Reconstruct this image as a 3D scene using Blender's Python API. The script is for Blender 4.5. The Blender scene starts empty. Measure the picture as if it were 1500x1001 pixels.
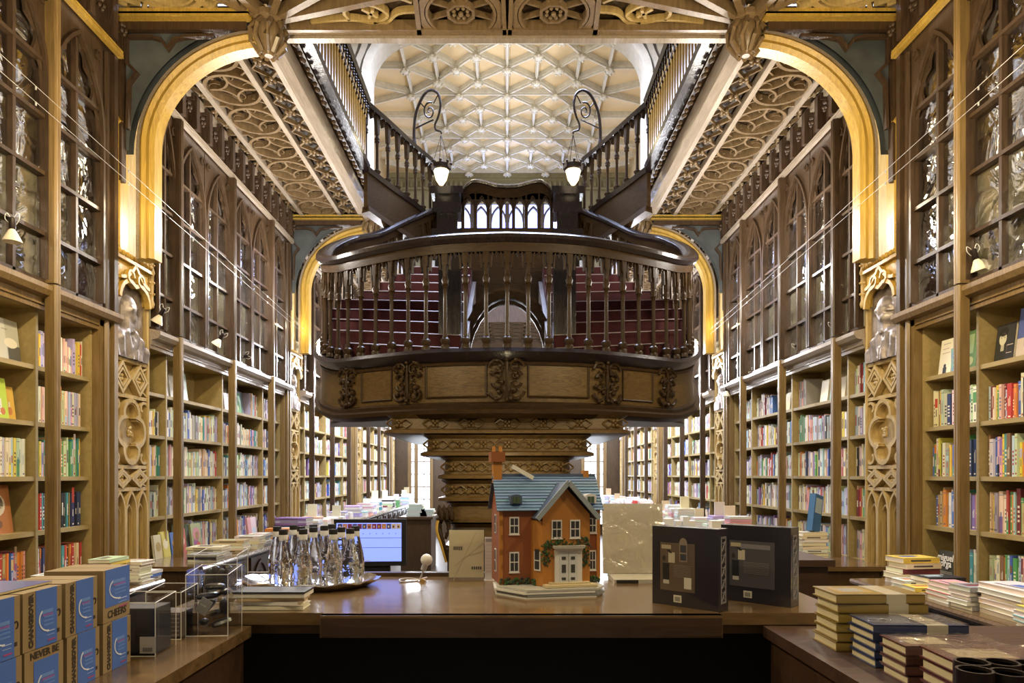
import bpy, math, random
from mathutils import Vector, Matrix
random.seed(7)
C = bpy.context.scene.collection
EYE = 1.55
PI = math.pi
def at(px, py, D): return Vector(((px-743)*D/1000, D, (696-py)*D/1000))
# ------------------------------------------------------------------ materials
def _nm(name):
    m = bpy.data.materials.new(name); m.use_nodes = True
    nt = m.node_tree; b = nt.nodes['Principled BSDF']
    return m, nt, b
def wood(name, c1, c2, rough=.45, sc=(6,6,1.2), bump=.15, coat=0.0, spec=.5):
    m, nt, b = _nm(name); N = nt.nodes; L = nt.links; b.inputs['Specular IOR Level'].default_value = spec
    tc = N.new('ShaderNodeTexCoord'); mp = N.new('ShaderNodeMapping'); mp.inputs['Scale'].default_value = sc
    n1 = N.new('ShaderNodeTexNoise'); n1.inputs['Scale'].default_value = 4; n1.inputs['Detail'].default_value = 6; n1.inputs['Distortion'].default_value = 1.5
    n2 = N.new('ShaderNodeTexNoise'); n2.inputs['Scale'].default_value = 1.3; n2.inputs['Detail'].default_value = 3
    mx = N.new('ShaderNodeMath'); mx.operation = 'MULTIPLY_ADD'; mx.inputs[1].default_value = .65
    ml = N.new('ShaderNodeMath'); ml.operation = 'MULTIPLY'; ml.inputs[1].default_value = .35
    cr = N.new('ShaderNodeValToRGB'); cr.color_ramp.elements[0].position = .3; cr.color_ramp.elements[1].position = .7
    cr.color_ramp.elements[0].color = (*c1,1); cr.color_ramp.elements[1].color = (*c2,1)
    L.new(tc.outputs['Object'], mp.inputs['Vector']); L.new(mp.outputs[0], n1.inputs['Vector']); L.new(tc.outputs['Object'], n2.inputs['Vector'])
    L.new(n2.outputs['Fac'], ml.inputs[0]); L.new(n1.outputs['Fac'], mx.inputs[0]); L.new(ml.outputs[0], mx.inputs[2])
    L.new(mx.outputs[0], cr.inputs['Fac']); L.new(cr.outputs['Color'], b.inputs['Base Color'])
    b.inputs['Roughness'].default_value = rough
    if bump:
        bp = N.new('ShaderNodeBump'); bp.inputs['Strength'].default_value = bump; bp.inputs['Distance'].default_value = .01
        L.new(n1.outputs['Fac'], bp.inputs['Height']); L.new(bp.outputs[0], b.inputs['Normal'])
    if coat: b.inputs['Coat Weight'].default_value = coat; b.inputs['Coat Roughness'].default_value = .15
    return m
def plain(name, c, rough=.6, metal=0, noise=.06, nsc=12, bump=0):
    m, nt, b = _nm(name); N = nt.nodes; L = nt.links
    tc = N.new('ShaderNodeTexCoord'); n1 = N.new('ShaderNodeTexNoise'); n1.inputs['Scale'].default_value = nsc; n1.inputs['Detail'].default_value = 4
    L.new(tc.outputs['Object'], n1.inputs['Vector'])
    cr = N.new('ShaderNodeValToRGB'); cr.color_ramp.elements[0].position = .3; cr.color_ramp.elements[1].position = .7
    cr.color_ramp.elements[0].color = (*[max(0,v*(1-noise*2)) for v in c],1); cr.color_ramp.elements[1].color = (*[min(1,v*(1+noise)) for v in c],1)
    L.new(n1.outputs['Fac'], cr.inputs['Fac']); L.new(cr.outputs[0], b.inputs['Base Color'])
    b.inputs['Roughness'].default_value = rough; b.inputs['Metallic'].default_value = metal
    if bump:
        bp = N.new('ShaderNodeBump'); bp.inputs['Strength'].default_value = bump; bp.inputs['Distance'].default_value = .01
        L.new(n1.outputs['Fac'], bp.inputs['Height']); L.new(bp.outputs[0], b.inputs['Normal'])
    return m
def attr(name, rough=.55, coat=0, transm=0):
    m, nt, b = _nm(name); a = nt.nodes.new('ShaderNodeAttribute'); a.attribute_name = 'Col'
    nt.links.new(a.outputs['Color'], b.inputs['Base Color']); b.inputs['Roughness'].default_value = rough
    if coat: b.inputs['Coat Weight'].default_value = coat; b.inputs['Coat Roughness'].default_value = .1
    return m
def emit(name, c, s):
    m, nt, b = _nm(name); b.inputs['Base Color'].default_value = (*c,1)
    b.inputs['Emission Color'].default_value = (*c,1); b.inputs['Emission Strength'].default_value = s; return m
def real_glass(name):
    m,nt,b=_nm(name); b.inputs['Transmission Weight'].default_value=1; b.inputs['IOR'].default_value=1.36; b.inputs['Roughness'].default_value=.0; b.inputs['Base Color'].default_value=(.97,.99,1,1)
    n=nt.nodes.new('ShaderNodeTexNoise'); n.inputs['Scale'].default_value=30; tc=nt.nodes.new('ShaderNodeTexCoord'); nt.links.new(tc.outputs['Object'],n.inputs['Vector'])
    bp=nt.nodes.new('ShaderNodeBump'); bp.inputs['Strength'].default_value=.5; bp.inputs['Distance'].default_value=.01; nt.links.new(n.outputs['Fac'],bp.inputs['Height']); nt.links.new(bp.outputs[0],b.inputs['Normal'])
    return m
def glassy(name, tint=(.9,.92,.95), refl=.25, bump=0, bsc=6, rough=.03):
    # thin sheet glass: part see-through, part mirror, with an uneven surface
    m = bpy.data.materials.new(name); m.use_nodes = True; nt = m.node_tree; N = nt.nodes; L = nt.links
    N.remove(N['Principled BSDF']); out = N['Material Output']
    t = N.new('ShaderNodeBsdfTransparent'); t.inputs[0].default_value = (*tint,1)
    g = N.new('ShaderNodeBsdfGlossy'); g.inputs['Roughness'].default_value = rough; g.inputs['Color'].default_value = (.95,.95,1,1)
    mx = N.new('ShaderNodeMixShader'); fr = N.new('ShaderNodeLayerWeight'); fr.inputs['Blend'].default_value = .5
    pw = N.new('ShaderNodeMath'); pw.operation='POWER'; pw.inputs[1].default_value=4; L.new(fr.outputs['Facing'],pw.inputs[0])
    ad = N.new('ShaderNodeMath'); ad.operation = 'MULTIPLY_ADD'; ad.use_clamp = True; ad.inputs[1].default_value = .6; ad.inputs[2].default_value = refl
    L.new(pw.outputs[0], ad.inputs[0]); L.new(ad.outputs[0], mx.inputs[0]); L.new(t.outputs[0], mx.inputs[1]); L.new(g.outputs[0], mx.inputs[2]); L.new(mx.outputs[0], out.inputs[0])
    if bump:
        tc = N.new('ShaderNodeTexCoord'); n = N.new('ShaderNodeTexNoise'); n.inputs['Scale'].default_value = bsc; n.inputs['Detail'].default_value = 3; n.inputs['Distortion'].default_value = 1.2
        bp = N.new('ShaderNodeBump'); bp.inputs['Strength'].default_value = bump; bp.inputs['Distance'].default_value = .05
        L.new(tc.outputs['Object'], n.inputs['Vector']); L.new(n.outputs['Fac'], bp.inputs['Height']); L.new(bp.outputs[0], g.inputs['Normal']); L.new(bp.outputs[0], fr.inputs['Normal'])
    return m
M = dict(
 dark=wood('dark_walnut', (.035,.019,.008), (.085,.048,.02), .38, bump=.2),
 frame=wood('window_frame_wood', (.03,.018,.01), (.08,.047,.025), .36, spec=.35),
 frieze=wood('frieze_wood', (.03,.017,.01), (.08,.045,.024), .45, bump=.8),
 gold=wood('golden_oak', (.3,.18,.03), (.58,.38,.075), .36, sc=(9,9,.8)),
 ochre=wood('carved_ochre_oak', (.32,.22,.08), (.56,.41,.17), .48, sc=(7,7,1)),
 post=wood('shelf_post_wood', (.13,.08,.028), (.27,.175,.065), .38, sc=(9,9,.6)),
 shelf=wood('shelf_board', (.3,.22,.085), (.42,.32,.135), .5, sc=(4,1,4), bump=.05),
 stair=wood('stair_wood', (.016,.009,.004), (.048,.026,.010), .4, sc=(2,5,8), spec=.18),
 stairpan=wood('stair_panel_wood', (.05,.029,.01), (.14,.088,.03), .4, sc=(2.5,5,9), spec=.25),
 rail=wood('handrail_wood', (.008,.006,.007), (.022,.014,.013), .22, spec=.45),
 tracery=wood('ceiling_tracery_wood', (.12,.078,.038), (.25,.17,.09), .3, bump=.1),
 coffer=wood('ceiling_ground_wood', (.03,.018,.009), (.075,.045,.02), .5, bump=.4),
 beam=wood('pale_beam_lit_edge_wood', (.24,.19,.14), (.42,.35,.28), .3, sc=(9,.8,9)),  # pale wood; also paints light onto sills, top rails and arch edges
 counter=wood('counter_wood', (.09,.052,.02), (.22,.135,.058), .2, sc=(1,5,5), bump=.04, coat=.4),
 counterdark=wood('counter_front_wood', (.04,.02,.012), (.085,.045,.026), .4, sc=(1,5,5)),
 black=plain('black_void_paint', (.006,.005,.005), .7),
 iron=plain('iron', (.035,.025,.022), .4, .6),
 cream=plain('cream_plaster', (.70,.56,.35), .7, nsc=2),
 rib=plain('plaster_rib', (.62,.60,.53), .6),
 olive=plain('olive_plaster', (.3,.28,.18), .7),
 grey=plain('spandrel_grey', (.075,.085,.09), .6, nsc=3, noise=.3),
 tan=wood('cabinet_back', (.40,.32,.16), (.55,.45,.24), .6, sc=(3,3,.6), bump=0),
 carpet=plain('red_carpet', (.042,.0025,.004), .95, noise=.25, nsc=120, bump=.6),
 nosing=plain('worn_nosing', (.3,.25,.25), .4, .2),
 bronze=plain('bronze_relief', (.38,.33,.31), .42, .45, noise=.25, nsc=18, bump=.3),
 silver=plain('silver_tray', (.86,.86,.88), .12, 1, noise=.02, bump=.1),
 floor=wood('floor_boards', (.05,.028,.016), (.1,.06,.03), .35, sc=(8,1,1)),
 paint=attr('printed_paper', .5), gloss=attr('laminated_print', .3, .6),
 stuffmat=attr('book_covers', .5),
 glass=glassy('cabinet_glass', (.84,.86,.88), .24, .55, 3.2, .03),
 acrylic=glassy('clear_acrylic', (.985,.99,.99), .02), film=glassy('shrink_wrap', (.97,.97,.96), .13, .5, 11, .16),
 water=glassy('bottle_glass', (.8,.86,.88), .22, .35, 22, .03),
 steel=plain('steel_wire', (.5,.5,.5), .55, .6), white=plain('white_plastic', (.8,.79,.76), .4),
 archplaster=plain('arch_plaster', (.42,.38,.29), .7),
 daylight=emit('daylight_pane', (.78,.87,1.0), 2.2), blueday=emit('blue_daylight_pane', (.30,.38,1.0), 3.4),
 bulb=emit('lamp_bulb', (1,.93,.78), 60), lampglass=emit('lantern_glass', (1,.82,.52), 1.3), screen=emit('screen_light', (.2,.28,.85), .95),
 bottle=real_glass('bottle_glass_solid'), basewhite=plain('lamp_shade_cream', (.85,.78,.62), .4),
)
# ------------------------------------------------------------------ mesh builder
class MB:
    def __init__(s): s.v=[]; s.f=[]; s.c=[]; s.col=(.8,.8,.8)
    def addf(s, idx, col=None): s.f.append(idx); s.c.append(col or s.col)
    def quad(s, pts, col=None):
        n=len(s.v); s.v += [tuple(p) for p in pts]; s.addf(tuple(range(n,n+len(pts))), col); return s
    def box(s, x0,x1,y0,y1,z0,z1, col=None, M_=None):
        if x0>x1: x0,x1=x1,x0
        if y0>y1: y0,y1=y1,y0
        if z0>z1: z0,z1=z1,z0
        n=len(s.v); p=[(x0,y0,z0),(x1,y0,z0),(x1,y1,z0),(x0,y1,z0),(x0,y0,z1),(x1,y0,z1),(x1,y1,z1),(x0,y1,z1)]
        if M_: p=[tuple(M_@Vector(q)) for q in p]
        s.v += p
        for q in ((0,3,2,1),(4,5,6,7),(0,1,5,4),(1,2,6,5),(2,3,7,6),(3,0,4,7)): s.addf(tuple(n+i for i in q), col)
        return s
    def prism(s, pts, d, col=None):           # planar loop pts extruded by vector d
        n=len(s.v); k=len(pts); d=Vector(d); P=[Vector(p) for p in pts]
        s.v += [tuple(p) for p in P]+[tuple(p+d) for p in P]
        s.addf(tuple(range(n+k-1,n-1,-1)),col); s.addf(tuple(range(n+k,n+2*k)),col)
        for i in range(k): j=(i+1)%k; s.addf((n+i,n+j,n+k+j,n+k+i),col)
        return s
    def sweep(s, path, prof, n, closed=False, col=None):
        P=[Vector(p) for p in path]; n=Vector(n).normalized(); k=len(prof); b=len(s.v); m=len(P)
        for i,p in enumerate(P):
            if closed: a=P[(i-1)%m]; c=P[(i+1)%m]
            else: a=P[max(i-1,0)]; c=P[min(i+1,m-1)]
            t1=(p-a); t2=(c-p)
            t1=t1.normalized() if t1.length>1e-9 else t2.normalized(); t2=t2.normalized() if t2.length>1e-9 else t1
            s1=n.cross(t1); s2=n.cross(t2)
            s1=s1.normalized() if s1.length>1e-6 else Vector((1,0,0)); s2=s2.normalized() if s2.length>1e-6 else s1
            sd=(s1+s2); sd=sd.normalized() if sd.length>1e-6 else s1
            g=1/max(.45,sd.dot(s1))
            for u,w in prof: s.v.append(tuple(p+sd*(u*g)+n*w))
        for i in range(m if closed else m-1):
            j=(i+1)%m
            for q in range(k):
                r=(q+1)%k; s.addf((b+i*k+q,b+i*k+r,b+j*k+r,b+j*k+q),col)
        if not closed:
            s.addf(tuple(b+q for q in range(k-1,-1,-1)),col); s.addf(tuple(b+(m-1)*k+q for q in range(k)),col)
        return s
    def bar(s, path, w, h, n=(0,0,1), closed=False, col=None):
        return s.sweep(path, [(-w/2,-h/2),(w/2,-h/2),(w/2,h/2),(-w/2,h/2)], n, closed, col)
    def tube(s, path, r, k=8, col=None, r2=None):
        P=[Vector(p) for p in path]; b=len(s.v); m=len(P); up=Vector((.13,.21,1)).normalized()
        for i,p in enumerate(P):
            t=(P[min(i+1,m-1)]-P[max(i-1,0)]).normalized()
            a=up.cross(t)
            if a.length<.15: a=Vector((1,0,0)).cross(t)
            a.normalize(); c=t.cross(a); rr=r if r2 is None else r+(r2-r)*i/(m-1)
            for q in range(k): an=2*PI*q/k; s.v.append(tuple(p+a*(rr*math.cos(an))+c*(rr*math.sin(an))))
        for i in range(m-1):
            for q in range(k): r_=(q+1)%k; s.addf((b+i*k+q,b+i*k+r_,b+(i+1)*k+r_,b+(i+1)*k+q),col)
        s.addf(tuple(b+q for q in range(k-1,-1,-1)),col); s.addf(tuple(b+(m-1)*k+q for q in range(k)),col)
        return s
    def lathe(s, prof, o=(0,0,0), k=12, col=None, sx=1, sy=1, axis=None, ph=0):
        b=len(s.v); o=Vector(o)
        R=Vector((0,0,1)).rotation_difference(Vector(axis)).to_matrix() if axis else None
        for r,z in prof:
            for q in range(k):
                a=2*PI*q/k+ph; p=Vector((r*sx*math.cos(a), r*sy*math.sin(a), z))
                if R: p=R@p
                s.v.append(tuple(o+p))
        for i in range(len(prof)-1):
            for q in range(k): r_=(q+1)%k; s.addf((b+i*k+q,b+i*k+r_,b+(i+1)*k+r_,b+(i+1)*k+q),col)
        s.addf(tuple(b+q for q in range(k-1,-1,-1)),col); e=b+(len(prof)-1)*k; s.addf(tuple(e+q for q in range(k)),col)
        return s
    def ball(s, o, r, k=10, col=None, sz=1):
        return s.lathe([(max(.001,r*math.sin(PI*i/6)), -r*sz*math.cos(PI*i/6)) for i in range(7)], o, k, col)
    def build(s, name, mat, parent=None, smooth=True, loc=None):
        me=bpy.data.meshes.new(name); me.from_pydata(s.v,[],s.f)
        mats = mat if isinstance(mat,(list,tuple)) else [mat]
        for m_ in mats: me.materials.append(m_)
        a=me.color_attributes.new('Col','FLOAT_COLOR','CORNER')
        buf=[]
        for f,c in zip(s.f,s.c): buf += [c[0],c[1],c[2],1.0]*len(f)
        a.data.foreach_set('color', buf)
        if smooth:
            me.polygons.foreach_set('use_smooth',[True]*len(s.f)); me.set_sharp_from_angle(angle=math.radians(38))
        me.update()
        o=bpy.data.objects.new(name,me); C.objects.link(o)
        if parent: o.parent=parent
        if loc: o.location=loc
        return o
def tag(o,label=None,cat=None,group=None,kind=None):
    if label: o['label']=label
    if cat: o['category']=cat
    if group: o['group']=group
    if kind: o['kind']=kind
    return o
def thing(name,label,cat,loc=(0,0,0),rz=0,group=None):
    o=bpy.data.objects.new(name,None); C.objects.link(o); o.location=loc; o.rotation_euler=(0,0,rz); o.empty_display_size=.1
    return tag(o,label,cat,group)
def struct(o,label=None): o['kind']='structure'; 
def S(o,label=None):
    o['kind']='structure'
    if label: o['label']=label
    return o
def copy_tree(o, parent=None):
    c=o.copy(); C.objects.link(c); c.parent=parent
    for ch in list(o.children): copy_tree(ch,c)
    return c
def text(body,name,mat,size,parent,loc,rot,ext=.0006,align='CENTER',spacing=1,bold=0):
    cu=bpy.data.curves.new(name,'FONT'); cu.body=body; cu.size=size; cu.extrude=ext; cu.align_x=align; cu.align_y='CENTER'; cu.resolution_u=2; cu.space_line=spacing; cu.offset=bold
    t=bpy.data.objects.new(name,cu); C.objects.link(t)
    dg=bpy.context.evaluated_depsgraph_get(); me=bpy.data.meshes.new_from_object(t.evaluated_get(dg))
    bpy.data.objects.remove(t); o=bpy.data.objects.new(name,me); C.objects.link(o); me.materials.clear(); me.materials.append(mat)
    o.parent=parent; o.location=loc; o.rotation_euler=rot; return o
def arc(cx,cy,r,a0,a1,n=10,ry=None):
    ry=ry or r
    return [(cx+r*math.cos(a0+(a1-a0)*i/n), cy+ry*math.sin(a0+(a1-a0)*i/n)) for i in range(n+1)]
def parch(w,spring,h,n=7):     # pointed arch outline from left spring to right spring (u,v)
    R=(h*h+w*w/4)/w; c=R-w/2; a1=math.atan2(h,-c) ; L_=[]
    for i in range(n+1):
        a=PI+(a1-PI)*i/n; L_.append((c+R*math.cos(a), spring+R*math.sin(a)))
    return L_+[(-u,v) for u,v in L_[-2::-1]]
def catmull(pts,n=6):
    P=[Vector(p) for p in pts]; out=[]
    for i in range(len(P)-1):
        p0=P[max(i-1,0)];p1=P[i];p2=P[i+1];p3=P[min(i+2,len(P)-1)]
        for j in range(n):
            t=j/n; out.append(.5*((2*p1)+(p2-p0)*t+(2*p0-5*p1+4*p2-p3)*t*t+(3*p1-p0-3*p2+p3)*t**3))
    out.append(P[-1]); return out
def resample(P,n):
    d=[0]
    for a,b in zip(P,P[1:]): d.append(d[-1]+(b-a).length)
    out=[];j=0
    for i in range(n):
        t=d[-1]*i/(n-1)
        while j<len(P)-2 and d[j+1]<t: j+=1
        f=(t-d[j])/max(1e-9,d[j+1]-d[j]); out.append(P[j].lerp(P[j+1],min(1,f)))
    return out
SIDE={-1:'left',1:'right'}
BAYN={-1:'nearest',0:'second',1:'third',2:'farthest'}
# ================================================================== the room shell
P0, PER, PW = 4.97, 3.98, .52
ZC = 3.45
fl=MB().box(-3.4,3.4,-2,18.4,-1.6,-1.55); S(fl.build('floor',M['floor'],smooth=False),'dark polished wooden floor of the long shop')
for s in (-1,1):
    w=MB().box(s*3.24,s*3.34,-.5,18.3,-1.55,3.55)
    S(w.build('wall_'+SIDE[s],M['tan'],smooth=False),'%s long wall behind the bookcases'%SIDE[s])
    w=MB().box(s*3.0,s*3.1,5.2,17.2,3.6,7.6)
    for k in range(12):                                     # plastered upper wall with wooden lancet panelling
        y=5.5+k*.95
        w.bar([(s*2.97,y+u,v) for u,v in [(-.4,3.7)]+parch(.8,5.2,.7,5)+[(.4,3.7)]],.07,.05,(1,0,0),col=None)
    S(w.build('wall_'+SIDE[s]+'_upper',M['cream'],smooth=False),'pale plastered upper wall above the %s gallery'%SIDE[s])
    g=MB()
    for k in range(9): 
        y=5.35+k*1.2; g.box(s*2.99,s*2.9,y,y+.34,3.62,6.0)
        g.box(s*2.99,s*2.86,y-.02,y+.36,6.0,6.08)
    S(g.build('trim_%d'%(1 if s<0 else 2),M['gold'],smooth=False),'golden oak panels lining the %s upper gallery wall'%SIDE[s])
# far wall with the two street windows and the upper facade window
fw=MB()
ZF=17.9
for x0,x1,z0,z1 in [(-3.3,-2.55,-1.55,3.5),(-1.98,1.98,-1.55,3.5),(2.55,3.3,-1.55,3.5),(-2.55,-1.98,1.35,3.5),(1.98,2.55,1.35,3.5),(-2.55,-1.98,-1.55,-1.3),(1.98,2.55,-1.55,-1.3)]:
    fw.box(x0,x1,ZF,ZF+.2,z0,z1)
S(fw.build('wall_far',M['dark'],smooth=False),'dark panelled far wall at the street end')
fw=MB()
for x0,x1,z0,z1 in [(-3,-1.35,3.5,7.5),(1.35,3,3.5,7.5),(-1.35,1.35,6.75,7.5),(-1.35,1.35,3.5,4.6)]: fw.box(x0,x1,17,17.15,z0,z1)
fw.box(-3,3,16.93,17,7.38,7.5); fw.box(-3,3,16.9,17,7.08,7.13)
for i in range(48): x=-2.9+i*.123; fw.box(x,x+.06,16.93,17,7.15,7.27); 
S(fw.build('wall_far_upper',M['olive'],smooth=False),'olive plaster end wall with a moulded frieze under the vault')
wn=0
for s in (-1,1):
    wn+=1; f=MB(); x0,x1=s*1.98,s*2.55
    a,b=min(x0,x1),max(x0,x1)
    for x in (a,a+.17 if s<0 else a+.4,b): f.box(x-.045,x+.045,ZF-.08,ZF+.02,-1.3,1.35)
    for i in range(9): z=-1.3+i*.33; f.box(a,b,ZF-.05,ZF,z-.012,z+.012)
    for x in (a+.37,) if s<0 else (a+.2,): f.box(x-.01,x+.01,ZF-.04,ZF,-1.3,1.35)
    W=S(f.build('window_%d'%wn,M['post'],smooth=False),'tall street window with small panes at the far end of the %s aisle'%SIDE[s])
    MB().box(a,b,ZF+.03,ZF+.05,-1.3,1.35).build('pane',M['daylight'],W)
wn+=1; f=MB()
for i in range(7): x=-1.3+i*.4333; f.box(x-.05,x+.05,16.95,17.05,4.6,6.75)
for z in (4.6,5.3,6.0): f.box(-1.3,1.3,16.96,17.04,z-.02,z+.02)
for i in range(6):
    x=-1.3+(i+.5)*.4333; f.bar([(x+u,16.98,v) for u,v in parch(.36,6.3,.36)],.04,.08,(0,1,0))
W=S(f.build('window_%d'%wn,M['dark']),'bluish lit gothic facade window seen through the stair parapet')
MB().box(-1.33,1.33,17.06,17.08,4.6,6.75).build('pane',M['blueday'],W)

# ------------------------------------------------------------------ bookcases and glazed cabinets, one of each per bay and side
SHZ=[1.03,.68,.33,-.01,-.35,-.7]
def bay_range(k): return (P0+PW+PER*k, P0+PER*(k+1))
def lancet_frame(mb,s,y0,y1,z0,z1,spring,x,dx=.05,rim=.02):
    """frame panel with a pointed opening, in the plane x, between y0 and y1"""
    yc=(y0+y1)/2; w=(y1-y0)-2*rim; pts=parch(w,spring,z1-.1-spring,6)
    xf,xb=s*x, s*(x+dx)
    h=len(pts)//2
    for side in (0,1):
        P=[(yc+u,v) for u,v in (pts[:h+1] if side==0 else pts[h:][::-1])]; e=y0 if side==0 else y1
        P=[(P[0][0],z0+rim)]+P
        for (a,b),(c,d) in zip(P,P[1:]):
            mb.quad([(xf,e,b),(xf,a,b),(xf,c,d),(xf,e,d)]); mb.quad([(xf,a,b),(xb,a,b),(xb,c,d),(xf,c,d)])
        mb.quad([(xf,e,P[-1][1]),(xf,yc,P[-1][1]),(xf,yc,z1),(xf,e,z1)])
    mb.box(xf,xb,y0,y1,z0,z0+rim)
    # moulding following the opening + cusps
    mb.bar([(s*(x-.012),yc+u*1.02,v) for u,v in [(-w/2,z0+rim)]+pts+[(w/2,z0+rim)]],.022,.025,(1,0,0))
    n_=len(pts)
    for i in range(1,n_-1):                        # pointed cusps along the inside of the arch
        if i in (2,4,n_-5,n_-3):
            a,b,c=pts[i-1],pts[i],pts[i+1]; tx,tz=c[0]-a[0],c[1]-a[1]; l=math.hypot(tx,tz); nx,nz=tz/l,-tx/l; e=.07 if i in (2,n_-3) else .05; e*=min(1,w/.4)
            mb.prism([(s*(x+.005),yc+a[0],a[1]),(s*(x+.005),yc+(a[0]+b[0])/2+nx*e*.35,(a[1]+b[1])/2+nz*e*.35),(s*(x+.005),yc+b[0]+nx*e,b[1]+nz*e),(s*(x+.005),yc+(c[0]+b[0])/2+nx*e*.35,(c[1]+b[1])/2+nz*e*.35),(s*(x+.005),yc+c[0],c[1])],(s*.02,0,0))
    # tracery leaves in the spandrels
    for sg in (-1,1):
        c=(yc+sg*(y1-y0)*.4, z1-.12); mb.bar([(s*(x-.01),c[0]+q[0],c[1]+q[1]) for q in arc(0,0,.032,0,PI*1.6,8)],.01,.015,(1,0,0))
    mb.box(s*x,s*(x+dx*.8),yc-.012,yc+.012,z0,z1-.14)
    for z in (1.48,1.85,2.2,2.54):
        if z<z1-.3: mb.box(s*(x-.004),s*(x+dx*.8),y0+rim,y1-rim,z-.012,z+.012)
for s in (-1,1):
    for k in (-1,0,1,2):
        y0,y1=bay_range(k); 
        T=thing('bookcase','%s wooden bookcase with tan shelves along the %s wall, %s from the camera'%({-1:'open',0:'long',1:'dim',2:'small'}[k],SIDE[s],BAYN[k]),'bookcase',(s*3.0,(y0+y1)/2,-1.55),0,'bookcases lining both walls')
        def P(mb,name,mat,par=T,smooth=False,lab=None):
            o=mb.build(name,mat,par,smooth); o.matrix_parent_inverse=Matrix.Translation(-par.location) if par.type=='EMPTY' else Matrix.Identity(4)
            if lab:o['label']=lab
            return o
        P(MB().box(s*3.2,s*3.23,y0,y1,-1.5,1.07),'back_panel',M['tan'])
        o0=.41 if k<0 else .34; div=[y0+o0+1.15*i for i in range(3)]
        for z in SHZ[1:]: P(MB().box(s*2.92,s*3.2,y0+.02,y1-.2,z-.028,z),'shelf',M['shelf'])
        P(MB().box(s*2.92,s*3.2,y0+.02,y1-.2,1.03,1.07),'top_board',M['shelf'])
        for y in div+[y0+.0,y1-.2]: P(MB().box(s*2.915,s*3.2,y,y+.022,-.75,1.05),'divider',M['shelf'])
        for y in div:
            pm=MB(); pm.box(s*2.785,s*2.84,y-.028,y+.028,-.7,1.17); pm.tube([(s*2.783,y-.012,-.7),(s*2.783,y-.012,1.17)],.014,6); pm.tube([(s*2.783,y+.014,-.7),(s*2.783,y+.014,1.17)],.012,6)
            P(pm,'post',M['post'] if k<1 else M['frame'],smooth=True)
        jm=MB(); jm.box(s*2.86,s*3.2,y1-.175,y1-.003,-1.5,1.17); jm.box(s*2.83,s*2.86,y1-.05,y1-.003,-1.5,1.17)
        jm.tube([(s*2.85,y1-.12,-.7),(s*2.85,y1-.12,1.17)],.02,6)
        P(jm,'jamb',M['post'],smooth=True)
        # sill cornice
        prof=[(0,1.05),(.0,1.09),(-.05,1.10),(-.07,1.13),(-.07,1.16),(0,1.175),(.06,1.175),(.06,1.05)]
        cm=MB()
        cm.prism([(s*(2.86+a),y0,b) for a,b in prof],(0,y1-y0,0))
        cm.box(s*2.87,s*2.9,y0,y1,1.02,1.05)
        P(cm,'cornice',M['post'] if k<0 else M['beam'],lab='moulded sill cornice')  # paler wood beyond the first bay paints in the light on the sill
        # lower cupboards
        cb=MB().box(s*2.86,s*3.2,y0,y1,-1.5,-.73); P(cb,'plinth_cupboard',M['dark'])
        # glazed cabinet over it
        G=thing('glazed_cabinet','row of glazed gothic lancet doors above the %s bookcase on the %s wall'%(BAYN[k],SIDE[s]),'cabinet',(s*2.85,(y0+y1)/2,1.18),0,'glazed cabinets above the bookcases')
        P(MB().box(s*3.1,s*3.12,y0,y1,1.97,3.03),'back_panel',M['dark'],G); bm=MB().box(s*3.1,s*3.12,y0,y1,1.18,1.97)  # upper back coloured dark for the dark reflections in the glass
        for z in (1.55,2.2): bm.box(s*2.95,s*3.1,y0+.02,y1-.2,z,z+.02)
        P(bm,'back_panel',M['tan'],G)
        for y in div:
            pm=MB(); pm.box(s*2.785,s*2.84,y-.028,y+.028,1.18,3.03); pm.tube([(s*2.783,y-.012,1.18),(s*2.783,y-.012,3.03)],.014,6); pm.tube([(s*2.783,y+.014,1.18),(s*2.783,y+.014,3.03)],.012,6)
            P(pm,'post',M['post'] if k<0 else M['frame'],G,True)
        jm=MB(); jm.box(s*2.86,s*3.2,y1-.175,y1-.003,1.18,3.03); jm.box(s*2.83,s*2.86,y1-.05,y1-.003,1.18,3.03); jm.tube([(s*2.85,y1-.12,1.18),(s*2.85,y1-.12,3.0)],.02,6)
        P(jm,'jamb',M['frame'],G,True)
        bs=[y0+.02,y0+o0]+[y0+o0+.575*i for i in range(1,6)]+[y1-.175]
        for a,b in zip(bs,bs[1:]):
            if b-a<.15: continue
            fm=MB(); lancet_frame(fm,s,a+.005,b-.005,1.18,3.03,2.38,2.84)
            fo=P(fm,'lancet_door',M['frame'],G,True)
            pn=MB().box(s*2.872,s*2.875,a+.03,b-.03,1.2,2.98).build('pane',M['glass'],fo,False)
        rm=MB(); rm.bar([(s*2.81,y0,3.045),(s*2.81,y1,3.045)],.035,.03,(0,0,1)); rm.bar([(s*2.805,y0,3.075),(s*2.805,y1,3.075)],.02,.015)
        P(rm,'top_rail',M['gold'] if k<0 else M['beam'],G)  # farther rails painted pale where light catches them
        P(MB().box(s*2.86,s*2.95,y0,y1,3.03,ZC),'frieze',M['frieze'],G,lab='dark carved frieze')
        n=13 if k<2 else 10
        for i in range(n):
            y=y0+.12+(y1-y0-.24)*i/(n-1); b_=MB().box(s*2.78,s*2.86,y-.03,y+.03,3.1,3.4); b_.box(s*2.8,s*2.86,y-.045,y+.045,3.36,3.42)
            for q in range(5): a_=2*PI*q/5; b_.ball((s*2.79,y+.11+.028*math.cos(a_),3.24+.035*math.sin(a_)),.017,5)
            P(b_,'bracket',M['frieze'],G,True)
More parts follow.
